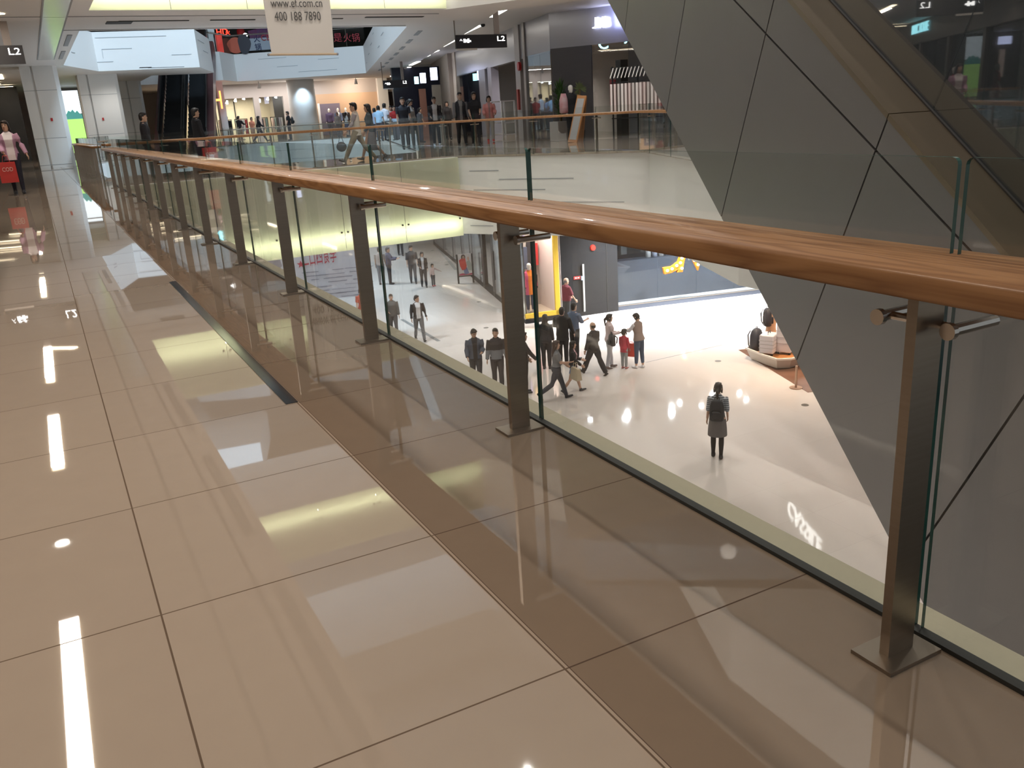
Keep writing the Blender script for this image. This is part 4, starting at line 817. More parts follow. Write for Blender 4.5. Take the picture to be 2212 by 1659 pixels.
for q in ((16.6, 29.5), (17.9, 34.5), (19.2, 39)): spot('corridor_shop_lamp', (q[0], q[1], ZS - .1), 90, NEUT)
fl = MB(); p = [at(942, 530, Z1), at(985, 583, Z1)]; d_ = (p[1] - p[0]).normalized(); fl.bar(p[0] + Vector((0, 0, .003)), p[1] + Vector((0, 0, .003)), .16, .004)
p = [at(868, 690, Z1), at(948, 737, Z1)]; fl.bar(p[0] + Vector((0, 0, .003)), p[1] + Vector((0, 0, .003)), .13, .004)
for a, b in (((1333, 672), (1528, 732)), ((1528, 732), (1640, 715)), ((1395, 783), (1560, 745))): fl.bar(at(*a, Z1) + Vector((0, 0, .002)), at(*b, Z1) + Vector((0, 0, .002)), .03, .003)
struct(fl.build('trim_62', flat('floorline', (.22, .22, .22))))
for k, (px, py) in enumerate(((1035, 652), (1050, 708), (965, 572), (935, 541), (1551, 780), (1739, 875))):
    q = at(px, py, Z1); tag(MB().tube([(q.x, q.y, Z1), (q.x, q.y, Z1 + .004)], .09, 16).build('floor_cover', flat('fcov', (.12, .11, .10))), 'round floor socket cover, %s' % ('before the corner shop window', 'below the corner shop window', 'near the poster stand', 'farthest along the corridor', 'on the bright floor by the luggage', 'near the escalator foot')[k], 'floor cover')
# poster stand
pa, pb = at(991, 613, Z1), at(1023, 610, Z1); pc = (pa + pb) / 2; dP = (pb - pa).normalized(); nP = Vector((dP.y, -dP.x, 0)); wP = (pb - pa).length
zt = zat(986, 550, pa); ps = thing('poster_stand', 'free-standing fashion poster of two figures by the corridor shop', 'poster stand', pc)
f_ = MB()
for s_ in (-1, 1): q = pc + dP * s_ * wP / 2; f_.box(q.x - .03, q.x + .03, q.y - .03, q.y + .03, Z1, zt)
f_.bar(pc - dP * wP / 2 + Vector((0, 0, .32)), pc + dP * wP / 2 + Vector((0, 0, .32)), .05, .05); f_.build('stand', M['black'], ps)
hz = (zt - Z1 - .34); o_ = pc - dP * wP / 2 + Vector((0, 0, .34))
MB().obox(o_ + dP * wP / 2 + Vector((0, 0, hz / 2)), dP, nP, (0, 0, 1), (wP / 2 - .03, .01, hz / 2)).build('poster_sheet', flat('sheet', (.72, .68, .66)), ps)
def pp(name, poly, cc): MB().ext([(x * wP, z * hz) for x, z in poly], o_ + nP * .014, dP, (0, 0, 1), nP * .004).build(name, flat('pp' + name + str(cc), cc), ps)
def blob(cx, cz, rx, rz, n=14): return [(cx + rx * math.cos(t), cz + rz * math.sin(t)) for t in [i * 6.283 / n for i in range(n)]]
pp('printed_hair', blob(.42, .86, .15, .12), (.04, .02, .02)); pp('printed_jumper', [(.12, .72), (.3, .8), (.55, .8), (.62, .45), (.55, .28), (.3, .26), (.18, .45)], (.62, .03, .02)); pp('printed_face', blob(.43, .85, .08, .09), (.62, .42, .32)); pp('printed_jeans', [(.4, .26), (.62, .4), (.75, .1), (.45, .03)], (.16, .2, .36))
pp('printed_coat', [(.62, .62), (.8, .72), (.95, .5), (.98, .2), (.7, .25)], (.42, .45, .40)); pp('printed_face_two', blob(.75, .78, .07, .09), (.6, .4, .3)); pp('printed_flowers', [(.08, .02), (.95, .02), (.95, .1), (.6, .06), (.3, .12), (.08, .08)], (.5, .08, .15))
# hoarding with red title
HA, HB = at(610, 655, Z1), at(796, 637, Z1); dH = (HB - HA).normalized(); nH = Vector((dH.y, -dH.x, 0)); HA = HA - dH * 2.5
hb = thing('hoarding', 'tall white hoarding with a red title and rows of small print on the lower floor', 'hoarding', (HA + HB) / 2)
MB().wall(HA, HB, Z1, ZS - .02, .15).build('board', nz(flat('hoard', (.62, .60, .64), .6), .6, .5, (.52, .50, .55)), hb)
def hpt(px, py): return onw(px, py, (HA.x, HA.y), (HB.x, HB.y)) + nH * .01
a, b = hpt(655, 578), hpt(728, 565); t_ = text_mb('二口四食季', .78, .004, a + nH * .005, (b - a), (0, 0, 1), width=(b - a).length); t_.build('red_title', flat('titlered', (.50, .03, .07)), hb)
q = hpt(650, 571); MB().ext([(.17 * (1 if i % 2 == 0 else .42) * math.sin(i * .6283), .17 * (1 if i % 2 == 0 else .42) * math.cos(i * .6283)) for i in range(10)], q + nH * .006, dH, (0, 0, 1), nH * .003).build('red_star', flat('titlered', (.5, .03, .07)), hb)
ink = MB(); rnd = random.Random(11)
for k in range(26):
    py = 590 + (k % 9) * 8.5; px = 652 + (k * 37 % 120); a = hpt(px, py - (px - 650) * .11); l_ = rnd.uniform(.25, 1.2); ink.obox(a + dH * l_ / 2, dH, nH, (0, 0, 1), (l_ / 2, .003, rnd.choice((.009, .014, .019))))
ink.build('small_print', flat('ink', (.30, .29, .34)), hb)
a = hpt(783, 608); MB().obox(a, dH, nH, (0, 0, 1), (.16, .004, .4)).build('photo_column', nz(flat('photocol', (.08, .08, .12)), 6, 1.2, (.5, .5, .55)), hb)
a = hpt(582, 571); MB().ext([(-.5, .2), (.4, .35), (.5, -.1), (.2, -.45), (0, 0)], a, dH, (0, 0, 1), nH * .003).build('grey_drawing', flat('greydraw', (.30, .26, .28)), hb)
struct(MB().box(2, 24, 62, 62.3, Z1, ZS).build('wall_lower_far', mat('lower_far', (.55, .54, .56), .5)))
# CASSILE sign on the near lower wall (seen only in the floor reflection)
struct(MB().wall((15.25, 15.0), (13.2, 10.6), -3.75, ZS, .15).build('wall_lower_near', mat('lower_near', (.42, .34, .28), .5)))
dS, nS = surf((15.25, 15.0), (13.2, 10.6)); m = text_mb('CASSILE', .42, .04, Vector((15.0, 14.4, -3.5)) + nS * .06, dS, (0, 0, 1), width=2.1); tag(m.build('shop_sign', M['lit_white']), 'white lit shop letters mirrored in the lower floor beside the escalator', 'sign')
# marble kiosk area, boat stand and luggage
mar = nz(mat('brown_marble', (.11, .045, .028), .12), 2.2, 1.0, (.24, .13, .085)); 
pts = [at(1595, 756, Z1), at(1745, 848, Z1)]; m0, m1 = pts; dM = (m1 - m0).normalized(); nM = Vector((-dM.y, dM.x, 0)); nM = nM if nM.x > 0 else -nM
struct(MB().prism([(m0.x, m0.y), (m1.x, m1.y), ((m1 + nM * 5).x, (m1 + nM * 5).y), ((m0 + nM * 5).x, (m0 + nM * 5).y)], Z1, Z1 + .006).build('trim_63', mar))
bt = [at(x, y, Z1 + .3) for x, y in ((1612, 754), (1624, 744), (1700, 715), (1760, 742), (1752, 766), (1710, 777), (1678, 778), (1650, 769))]
bs = thing('boat_stand', 'low boat-shaped display stand with brown deck and white rim on the marble floor', 'display stand', at(1680, 790, Z1))
cc_ = sum((Vector(p) for p in bt), Vector()) / len(bt); low = [cc_ + (p - cc_) * .86 for p in bt]
m = MB(); k = len(bt); m.add([(p.x, p.y, Z1 + .02) for p in low] + [(p.x, p.y, Z1 + .32) for p in bt], [(i, (i + 1) % k, k + (i + 1) % k, k + i) for i in range(k)] + [tuple(range(k))]); m.build('hull', flat('hull', (.62, .56, .50), .4), bs)
MB().prism([((cc_ + (p - cc_) * .97).x, (cc_ + (p - cc_) * .97).y) for p in bt], Z1 + .27, Z1 + .285).build('deck', flat('deck', (.40, .16, .05), .35), bs)
m = MB(); 
for i in range(k): m.bar((bt[i].x, bt[i].y, Z1 + .32), (bt[(i + 1) % k].x, bt[(i + 1) % k].y, Z1 + .32), .05, .05)
m.build('rim', flat('rim', (.85, .78, .70), .4), bs)
ZB = Z1 + .285
def suitcase(px, py, w_, d__, h_, cc, lb, rot):
    P = at(px, py, ZB); P.z = ZB; r = thing('suitcase', lb, 'suitcase', P, 'pale suitcases'); ax = Vector((math.cos(rot), math.sin(rot), 0)); ay = Vector((-ax.y, ax.x, 0))
    MB().obox(P + Vector((0, 0, .06 + h_ / 2)), ax, ay, (0, 0, 1), (w_ / 2, d__ / 2, h_ / 2)).build('shell', flat('case', cc, .35), r, bevel=.03)
    for sx in (-1, 1):
        for sy in (-1, 1): q = P + ax * (sx * (w_ / 2 - .06)) + ay * (sy * (d__ / 2 - .05)); MB().tube([q + ay * -.025 + Vector((0, 0, .035)), q + ay * .025 + Vector((0, 0, .035))], .035, 10).build('wheel', M['black'], r)
    gr = MB()
    for z in (.3, .5, .7): gr.obox(P + Vector((0, 0, .06 + h_ * z)), ax, ay, (0, 0, 1), (w_ / 2 + .006, d__ / 2 + .006, .008))
    gr.build('rib', flat('caserib', (.45, .42, .42), .4), r); q = P + Vector((0, 0, .06 + h_)); MB().tube([q - ax * .1, q - ax * .1 + Vector((0, 0, .06)), q + ax * .1 + Vector((0, 0, .06)), q + ax * .1], .012, 8).build('handle', M['black'], r)
suitcase(1660, 764, .48, .40, .52, (.66, .63, .66), 'small pale suitcase at the front of the boat stand', .5)
suitcase(1697, 762, .46, .42, .88, (.68, .66, .70), 'tall pale suitcase behind the small one on the boat stand', .5)
def bag(px, py, z0, w_, d__, h_, cc, lb, rot, name='backpack', parent_pts=None, P=None):
    P = P or at(px, py, z0); P = Vector((P.x, P.y, z0)); r = thing(name, lb, name.replace('_', ' '), P); ax = Vector((math.cos(rot), math.sin(rot), 0)); ay = Vector((-ax.y, ax.x, 0)); rings = []
    for t, sc in ((0, .8), (.06, .98), (.35, 1.0), (.7, .95), (.9, .75), (1, .4)):
        rings.append([P + ax * (w_ / 2 * sc * math.copysign(abs(math.cos(a)) ** .6, math.cos(a))) + ay * (d__ / 2 * sc * math.copysign(abs(math.sin(a)) ** .6, math.sin(a))) + Vector((0, 0, t * h_)) for a in [i * 6.283 / 16 for i in range(16)]])
    MB().loft(rings).build('body', flat('bag' + str(cc), cc, .55), r, smooth=True)
    rings = [[P + ay * (-d__ * .5 - .03 + .03 * 0) + ax * (w_ * .33 * sc * math.cos(a)) + ay * (d__ * .22 * math.sin(a)) + Vector((0, 0, h_ * t)) for a in [i * 6.283 / 12 for i in range(12)]] for t, sc in ((.12, .8), (.2, 1), (.42, 1), (.5, .7))]
    MB().loft(rings).build('front_pocket', flat('bagp' + str(cc), tuple(c * .8 for c in cc), .5), r, smooth=True)
    for sx in (-1, 1): q = P + ax * (sx * w_ * .28) + ay * d__ * .42; MB().tube([q + Vector((0, 0, h_ * .92)), q + ay * .07 + Vector((0, 0, h_ * .7)), q + ay * .05 + Vector((0, 0, h_ * .25)), q + Vector((0, 0, h_ * .08))], .016, 8).build('strap', M['black'], r, smooth=True)
    q = P + Vector((0, 0, h_ * .98)); MB().tube([q - ax * .05, q - ax * .04 + Vector((0, 0, .06)), q + ax * .04 + Vector((0, 0, .06)), q + ax * .05], .01, 8).build('handle', M['black'], r)
    return r
bag(1633, 755, ZB, .42, .3, .62, (.02, .022, .035), 'black bucket-shaped rucksack left of the small suitcase', .4)
P = at(1664, 742, ZB); bu = thing('display_bust', 'tan half-figure display form carrying a dark backpack on the boat stand', 'display bust', P)
rings = []
for z, rx, ry in ((0, .17, .14), (.2, .19, .15), (.45, .15, .12), (.75, .20, .13), (.92, .19, .11), (1.0, .07, .07), (1.12, .06, .06)): rings.append([P + Vector((rx * math.cos(a), ry * math.sin(a), z + .05)) for a in [i * 6.283 / 16 for i in range(16)]])
MB().loft(rings).build('torso', flat('tan', (.68, .42, .26), .5), bu, smooth=True); MB().tube([P + Vector((0, 0, 1.15)), P + Vector((0, 0, 1.28))], .03, 10).build('neck_knob', M['steel_bright'], bu)
bag(0, 0, Z1 + .85, .32, .2, .52, (.02, .02, .03), 'dark backpack worn by the tan display form', 1.2, P=P + Vector((-.17, -.02, 0)))
P = at(1719, 838, Z1); so = thing('rope_post', 'slim post standing at the edge of the brown marble floor', 'post', P); zt = zat(1718, 790, P); MB().tube([P, (P.x, P.y, zt)], .03, 12).build('shaft', flat('copperpost', (.5, .33, .24), .3, metal=.5), so); MB().tube([P, P + Vector((0, 0, .02))], .16, 18).build('base', flat('copperpost', (.5, .33, .24), .3), so)
# ------------------------------------------------------------------ people
SKIN = mat('skin', (.50, .31, .22), .5); LIP = mat('lips', (.36, .12, .10), .5); EYEM = mat('eyes', (.02, .015, .015), .3)
MANN = mat('mannequin_white', (.80, .76, .70), .4)
def remesh(mb, name, mats, parent, vox, xf, smooth_it=2, pick=None):
    o = MB.build(mb, name, mats, origin=(0, 0, 0)); md = o.modifiers.new('r', 'REMESH'); md.mode = 'VOXEL'; md.voxel_size = vox; md.use_smooth_shade = True
    sm = o.modifiers.new('s', 'SMOOTH'); sm.factor = .5; sm.iterations = smooth_it
    dg = bpy.context.evaluated_depsgraph_get(); me = bpy.data.meshes.new_from_object(o.evaluated_get(dg)); old = o.data
    o.modifiers.clear(); o.data = me; bpy.data.meshes.remove(old); me.name = name
    if len(me.materials) == 0:
        for q in (mats if isinstance(mats, (list, tuple)) else [mats]): me.materials.append(q)
    if pick:
        n = len(me.polygons); cs = np.empty(n * 3); me.polygons.foreach_get('center', cs); cs = cs.reshape(-1, 3); idx = pick(cs).astype(np.int32); me.polygons.foreach_set('material_index', idx)
    me.transform(xf); me.polygons.foreach_set('use_smooth', [True] * len(me.polygons))
    if parent is not None:
        o.parent = parent; o.matrix_parent_inverse = Matrix.Translation(wl(parent)).inverted()
    return o
def figure(P, H, heading, label, cat='person', group=None, legs=((0, 0), (0, 0)), arms=((5, 8, 15), (5, 8, 15)), lean=0, headyaw=0, headpitch=0, female=False, hair='short', hairc=(.012, .009, .008),
           top=None, bottom=None, shoes=(.03, .03, .035), skin=None, child=False, vox=.012, extra=None, bald=False, name='person', face=True, socks=None):
    """one body mesh plus hair and clothing; legs/arms are (left, right) with (forward swing, knee) and (forward swing, spread, elbow) in degrees"""
    sw = (.150 if female else .172); hw = .095; V_ = Vector; k = H / 1.70; hs = 1.28 if child else 1.0
    def rx(a): a = math.radians(a); return lambda v: V_((v.x, v.y * math.cos(a) - v.z * math.sin(a), v.y * math.sin(a) + v.z * math.cos(a)))
    # legs
    J = {}; hz = .91
    for i, sx in ((0, -1), (1, 1)):
        a, kn = legs[i]; hip = V_((sx * hw * .92, 0, hz)); ar, ak = math.radians(a), math.radians(a - kn)
        knee = hip + V_((0, math.sin(ar), -math.cos(ar))) * .43; ank = knee + V_((0, math.sin(ak), -math.cos(ak))) * .40; J[i] = [hip, knee, ank, ak]
    low = min(J[0][2].z - .08, J[1][2].z - .08); 
    for i in J: J[i] = [v - V_((0, 0, low)) if isinstance(v, Vector) else v for v in J[i]]
    pz = hz - low
    L = rx(-lean); pel = V_((0, 0, pz))
    def T(p): return pel + L(V_(p) - V_((0, 0, .91)))     # torso frame: template coordinates with the hip at .91
    A = {}
    for i, sx in ((0, -1), (1, 1)):
        f_, s_, e_ = arms[i]; sh = T((sx * sw, -.005, 1.385)); fr, sr = math.radians(f_), math.radians(s_)
        d = V_((sx * math.sin(sr) * math.cos(fr), math.sin(fr), -math.cos(fr) * math.cos(sr))).normalized(); el = sh + d * .275
        er = math.radians(e_); fwd = V_((-sx * .25, 1, 0)).normalized(); ax_ = d.cross(fwd).normalized(); d2 = (Matrix.Rotation(er, 3, ax_) @ d).normalized(); wr = el + d2 * .245; A[i] = [sh, el, wr, d2]
    neck = T((0, -.01, 1.44)); hc = T((0, .015, 1.58)) if not child else T((0, .015, 1.60)); HR = Matrix.Rotation(math.radians(-headyaw), 3, 'Z') @ Matrix.Rotation(math.radians(headpitch - lean), 3, 'X')
    def hd(p): return hc + HR @ (V_(p) * hs)
    def ring(zs, grow=0):
        out = []
        for z, rx_, ry_, yo in zs: out.append([T((math.cos(a) * (rx_ + grow), yo + math.sin(a) * (ry_ + grow), z)) for a in [i * 6.2832 / 20 for i in range(20)]])
        return out
    if female: TZ = [(.84, .15, .115, 0), (.92, .165, .125, -.01), (1.02, .135, .10, 0), (1.10, .118, .088, 0), (1.2, .135, .105, .012), (1.27, .145, .115, .015), (1.36, .145, .085, 0), (1.415, .10, .065, -.01), (1.45, .05, .05, -.01)]
    else: TZ = [(.84, .15, .11, 0), (.92, .16, .115, -.005), (1.02, .148, .105, 0), (1.10, .148, .10, 0), (1.2, .162, .108, .005), (1.28, .172, .112, .008), (1.36, .168, .092, 0), (1.42, .11, .07, -.01), (1.455, .058, .055, -.01)]
    # body
    b = MB(); b.loft(ring(TZ)); b.tube([T((0, -.012, 1.42)), hd((0, -.015, -.07))], [.052, .05], 12)
    hr = []
    for z, rx_, ry_, yo in ((-.125, .022, .02, .045), (-.112, .042, .042, .035), (-.085, .056, .07, .015), (-.04, .066, .086, .004), (0, .071, .092, 0), (.045, .074, .096, -.004), (.085, .062, .082, -.006), (.108, .04, .055, -.006), (.118, .015, .02, -.006)):
        hr.append([hd((math.cos(a) * rx_, yo + math.sin(a) * ry_, z)) for a in [i * 6.2832 / 18 for i in range(18)]])
    b.loft(hr)
    if face:
        b.tube([hd((0, .086, .02)), hd((0, .108, -.022)), hd((0, .085, -.038))], [.009, .015, .009], 8); b.tube([hd((-.022, .082, -.068)), hd((0, .09, -.066)), hd((.022, .082, -.068))], [.006, .011, .006], 6)
    for sx in (-1, 1): b.ell(hd((sx * .075, -.008, -.012)), (.012, .018 * hs, .03 * hs), n=8, k=6)
    for i in (0, 1):
        hip, kn, an, ak = J[i]; b.tube([hip + V_((0, 0, .03)), hip * .5 + kn * .5, kn, kn * .65 + an * .35, an], [.088, .074, .052, .053, .034], 12)
        d = V_((0, math.cos(ak), math.sin(ak))); b.tube([an - d * .03 + V_((0, 0, -.03)), an + d * .06 + V_((0, 0, -.045)), an + d * .15 + V_((0, 0, -.055))], [.030, .030, .020] if shoes else [.035, .038, .028], 10, sq=.7)
        sh, el, wr, d2 = A[i]; b.tube([sh, sh * .5 + el * .5, el, wr], [.052, .044, .036, .026], 10); sx = -1 if i == 0 else 1
        side = V_((0, 1, 0)) - d2 * d2.y; side = side.normalized() if side.length > .2 else V_((0, 0, 1)); nrm = d2.cross(side).normalized(); pl = wr + d2 * .05
        b.tube([wr - d2 * .01, pl, wr + d2 * .095], [.026, .042, .038], 10, sq=.45, side=side)
        for q, (off, ln_) in enumerate(((.030, .065), (.010, .078), (-.010, .072), (-.029, .055))):
            p0 = wr + d2 * .085 + side * off; c1 = -nrm * sx * .012; p1 = p0 + d2 * ln_ * .5 + c1 * .6; p2 = p0 + d2 * ln_ * .92 + c1 * 2.2; b.tube([p0, p1, p2], [.0105, .0095, .0085], 6)
        p0 = wr + d2 * .03 + side * .03; b.tube([p0, p0 + d2 * .035 + side * .028 - nrm * sx * .008, p0 + d2 * .068 + side * .032 - nrm * sx * .014], [.014, .011, .009], 6)
    S = Matrix.Translation(P) @ Matrix.Rotation(-math.radians(heading), 4, 'Z') @ Matrix.Scale(k, 4)
    HRi = HR.inverted(); HRn = np.array(HRi); hcn = np.array(hc)
    def pick(cs):
        l_ = (cs - hcn) @ HRn.T / hs; m_ = np.zeros(len(cs), int)
        if face:
            for ex in (-.031, .031): m_[(np.hypot(l_[:, 0] - ex, (l_[:, 2] - .012) * 1.6) < .0145) & (l_[:, 1] > .05)] = 1; m_[(abs(l_[:, 0] - ex) < .02) & (abs(l_[:, 2] - .038) < .0055) & (l_[:, 1] > .05)] = 1
            m_[(abs(l_[:, 0]) < .026) & (abs(l_[:, 2] + .066) < .0085) & (l_[:, 1] > .05)] = 2
        return m_
    body = remesh(b, name, [skin or SKIN, EYEM, LIP], None, max(vox - .002, .0095), Matrix.Identity(4), 2, pick)
    body.data.transform(S); lo = P.copy(); body.data.transform(Matrix.Translation(-lo)); body.location = lo; tag(body, label, cat, group)
    hm = lambda c: flat('hair%s' % (c,), c, .45)
    if not bald and hair:
        h_ = MB(); h_.ell(hd((0, -.020, .030)), (.081 * hs, .092 * hs, .100 * hs)); 
        h_.tube([hd((-.060, .045, .085)), hd((0, .082, .092)), hd((.060, .045, .085))], [.024, .026, .024], 8); h_.ell(hd((0, -.048, -.015)), (.074 * hs, .062 * hs, .085 * hs)); h_.ell(hd((0, .002, .062)), (.079 * hs, .088 * hs, .070 * hs))
        if hair in ('long', 'tail', 'bob'):
            for sx in (-1, 1): h_.tube([hd((sx * .066, .03, .06)), hd((sx * .08, .006, -.03)), hd((sx * .078, -.02, -.10))], [.022, .022, .018], 8)
        if hair == 'long': h_.loft([[hd((math.cos(a) * w_, yo + math.sin(a) * d_, z)) for a in [i * 6.2832 / 16 for i in range(16)]] for z, w_, d_, yo in ((.05, .075, .06, -.04), (-.08, .09, .05, -.06), (-.18, .10, .04, -.085), (-.28, .09, .032, -.10), (-.36, .06, .022, -.10))])
        if hair == 'tail': h_.tube([hd((0, -.10, .03)), hd((0, -.15, -.02)), hd((0, -.15, -.12)), hd((0, -.135, -.24))], [.024, .034, .03, .012], 8)
        if hair == 'pigtails':
            for sx in (-1, 1): h_.tube([hd((sx * .07, -.03, .01)), hd((sx * .12, -.03, -.01)), hd((sx * .125, -.03, -.10))], [.015, .026, .01], 8)
        remesh(h_, 'hair', hm(hairc), body, vox, S)
    elif bald == 'fringe':
        h_ = MB(); h_.loft([[hd((math.cos(a) * w_, -.012 + math.sin(a) * d_, z)) for a in [3.05 + i * 3.3 / 13 for i in range(14)]] + [hd((math.cos(a) * w_ * .7, -.012 + math.sin(a) * d_ * .7, z)) for a in [6.35 - i * 3.3 / 13 for i in range(14)]] for z, w_, d_ in ((-.05, .07, .088), (0, .082, .10), (.04, .08, .1))]); remesh(h_, 'hair', hm(hairc), body, vox, S)
    if bottom:
        kind, cc = bottom[0], bottom[1]; t = MB()
        if kind in ('trousers', 'wide', 'leggings', 'shorts', 'crop'):
            g = {'trousers': .014, 'wide': .03, 'leggings': .004, 'shorts': .03, 'crop': .012}[kind]; t.loft(ring([(z, a_, c_, y_) for z, a_, c_, y_ in TZ if z < 1.06], .010))
            for i in (0, 1):
                hip, kn, an, ak = J[i]
                if kind == 'shorts': t.tube([hip + V_((0, 0, .03)), hip * .45 + kn * .55], [.098, .092], 12)
                else: 
                    e = an + (kn - an) * (.2 if kind == 'crop' else .02); t.tube([hip + V_((0, 0, .03)), hip * .5 + kn * .5, kn, kn * .5 + e * .5, e], [.092 + g * .6, .076 + g, .054 + g, .048 + g * 1.3, .036 + g * 1.1], 12)
            remesh(t, {'shorts': 'shorts', 'leggings': 'leggings'}.get(kind, 'trousers'), flat('cl%s' % (cc,), cc, .85), body, vox, S)
        elif kind in ('skirt', 'midi'):
            zl = .52 if kind == 'skirt' else .34; zz = zl - .0
            t.loft(ring([(zz, .20, .17, 0), (.70, .19, .15, 0), (.86, .172, .135, 0), (.98, .146, .112, 0), (1.06, .128, .096, 0)], .008)); remesh(t, 'skirt', flat('cl%s' % (cc,), cc, .85), body, vox, S)
            if len(bottom) > 2:
                t = MB()
                for i in (0, 1): hip, kn, an, ak = J[i]; t.tube([hip, hip * .5 + kn * .5, kn, kn * .65 + an * .35, an], [.092, .078, .057, .058, .039], 12)
                remesh(t, 'leggings', flat('cl%s' % (bottom[2],), bottom[2], .85), body, vox, S)
    if top:
        kind, cc = top['k'], top['c']; inner = top.get('in'); g = top.get('g', .016); zl = top.get('z', .88); t = MB()
        prof = [(z, a_ + g, c_ + g, y_) for z, a_, c_, y_ in TZ if z > zl and z < 1.43]; z0 = prof[0]; prof = [(zl, max(z0[1], .165 + g), max(z0[2], .118 + g), 0)] + prof
        t.loft(ring(prof)); t.loft(ring([(1.40, .12 + g * .5, .075 + g, -.006), (1.44, .07 + g * .6, .064 + g * .6, -.012), (1.465, .056 + g * .4, .057 + g * .4, -.012)]))
        sl = {'long': 1, 'short': .42, 'half': .6, 'vest': 0}[kind]
        for i in (0, 1):
            sh, el, wr, d2 = A[i]
            if sl == 0: continue
            if sl == 1: t.tube([sh, sh * .5 + el * .5, el, wr - d2 * .01], [.062 + g * .5, .050 + g, .044 + g, .034 + g * .8], 12)
            else: e = sh + (el - sh) * (sl / .52) if sl < .52 else el + (wr - el) * ((sl - .52) / .48); t.tube([sh] + ([el] if sl > .52 else []) + [e], [.062 + g * .5] + ([.045 + g] if sl > .52 else []) + [.052 + g * .6 if sl < .52 else .04 + g], 12)
        mats = [flat('cl%s' % (cc,), cc, .85)]; pk = None; Li = np.array(Matrix.Rotation(math.radians(lean), 3, 'X'))
        if inner or top.get('grad') or top.get('stripe'):
            mats.append(flat('cl%s' % (inner or top.get('grad') or top.get('stripe'),), inner or top.get('grad') or top.get('stripe'), .85)); ww = top.get('w', .055)
            def pk(cs):
                l_ = (cs - np.array(pel)) @ Li.T + np.array((0, 0, .91)); 
                if inner: return ((abs(l_[:, 0]) < ww + np.maximum(0, l_[:, 2] - 1.25) * .15) & (l_[:, 1] > .03) & (l_[:, 2] > zl)).astype(int)
                if top.get('grad'): return (l_[:, 2] < 1.13).astype(int)
                return ((np.floor(l_[:, 2] / .022).astype(int) % 2) == 0).astype(int)
        if not female or not top.get('blouse'): pass
        remesh(t, top.get('n', 'jacket' if inner else 'shirt'), mats, body, vox, S, 2, pk)
        if top.get('sleeve'):
            t = MB()
            for i in (0, 1): sh, el, wr, d2 = A[i]; t.tube([sh, sh * .5 + el * .5, el, wr - d2 * .01], [.060, .056, .05, .04], 12)
            remesh(t, 'sleeves', flat('cl%s' % (top['sleeve'],), top['sleeve'], .85), body, vox, S)
    if shoes:
        for i in (0, 1):
            hip, kn, an, ak = J[i]; d = V_((0, math.cos(ak), math.sin(ak))); n_ = V_((0, -math.sin(ak), math.cos(ak))); t = MB()
            t.tube([an - d * .055 - n_ * .045, an - n_ * .04, an + d * .08 - n_ * .052, an + d * .172 - n_ * .058], [.038, .046, .046, .034], 10, sq=.75); t.tube([an + n_ * .02, an - n_ * .04], [.046, .044], 10)
            remesh(t, 'shoe', flat('shoe%s' % (shoes,), shoes, .5), body, vox, S)
    body['_s'] = 0; del body['_s']
    return {'body': body, 'S': S, 'A': A, 'T': T, 'J': J, 'hd': hd, 'hand': [S @ (A[i][2] + A[i][3] * .10) for i in (0, 1)], 'k': k}
def view_az(P): return math.degrees(math.atan2(P.x, P.y))
def put(foot, z, headpx, rel, label, depth=None, H=None, **kw):
    """stand a figure on floor z: foot pixel gives the spot on the floor, head pixel the height"""
    if depth is not None: q = aty(headpx[0], headpx[1], depth); P = Vector((q.x + kw.pop('dx', 0), q.y, z)); H = H or max(.7, min(2.0, q.z - z))
    else: P = at(foot[0], foot[1], z); P.z = z; H = H or zat(headpx[0], headpx[1], P) - z
    return figure(P, H, view_az(P) + rel, label, **kw)
K_ = (.012, .012, .014)
WALK = ((24, 6), (-16, 22)); STEP = ((12, 4), (-8, 12)); WIDE = ((30, 4), (-26, 14))
# this floor
pw = put((44, 419), 0, (14, 259), 180, 'person in a mauve cardigan and white top carrying a red paper bag', legs=STEP, arms=((8, 22, 20), (6, 8, 55)), female=True, hair='long', hairc=(.02, .012, .01), top=dict(k='long', c=(.46, .27, .38), **{'in': (.80, .74, .76)}, w=.085, z=.80), bottom=('leggings', (.016, .016, .03)), shoes=(.015, .015, .02), vox=.011, headyaw=20)
put(None, 0, (306, 246), 90, 'person in a dark jacket standing in profile on the bridge, left of the escalator', depth=26.3, H=1.72, top=dict(k='long', c=(.014, .013, .018)), bottom=('trousers', K_))
put(None, 0, (419, 236), 70, 'person in a dark suit standing in front of the distant dark escalator', depth=26.0, H=1.76, top=dict(k='long', c=(.010, .011, .016)), bottom=('trousers', (.012, .012, .018)))
wk = put((777, 350), 0, (770, 213), -90, 'person in a cream vest and khaki trousers striding across the bridge', legs=WIDE, arms=((22, 6, 22), (-6, 8, 14)), top=dict(k='vest', c=(.60, .55, .48), sleeve=(.33, .30, .32), z=.82), bottom=('trousers', (.27, .225, .155)), shoes=(.16, .13, .11), vox=.011)
put((806, 345), 0, (796, 220), -88, 'person with long dark hair and a grey skirt walking beside the striding one', legs=WALK, arms=((10, 8, 20), (-12, 8, 18)), female=True, hair='long', top=dict(k='long', c=(.085, .11, .125), z=.80), bottom=('midi', (.20, .20, .22)), shoes=(.05, .045, .045), vox=.011)
put((945, 315), 0, (935, 208), 178, 'person in an open black jacket over a white printed tee behind the far railing', legs=STEP, arms=((6, 8, 40), (10, 8, 60)), top=dict(k='long', c=(.025, .02, .02), **{'in': (.55, .50, .48)}, w=.075), bottom=('trousers', K_), shoes=(.4, .42, .45))
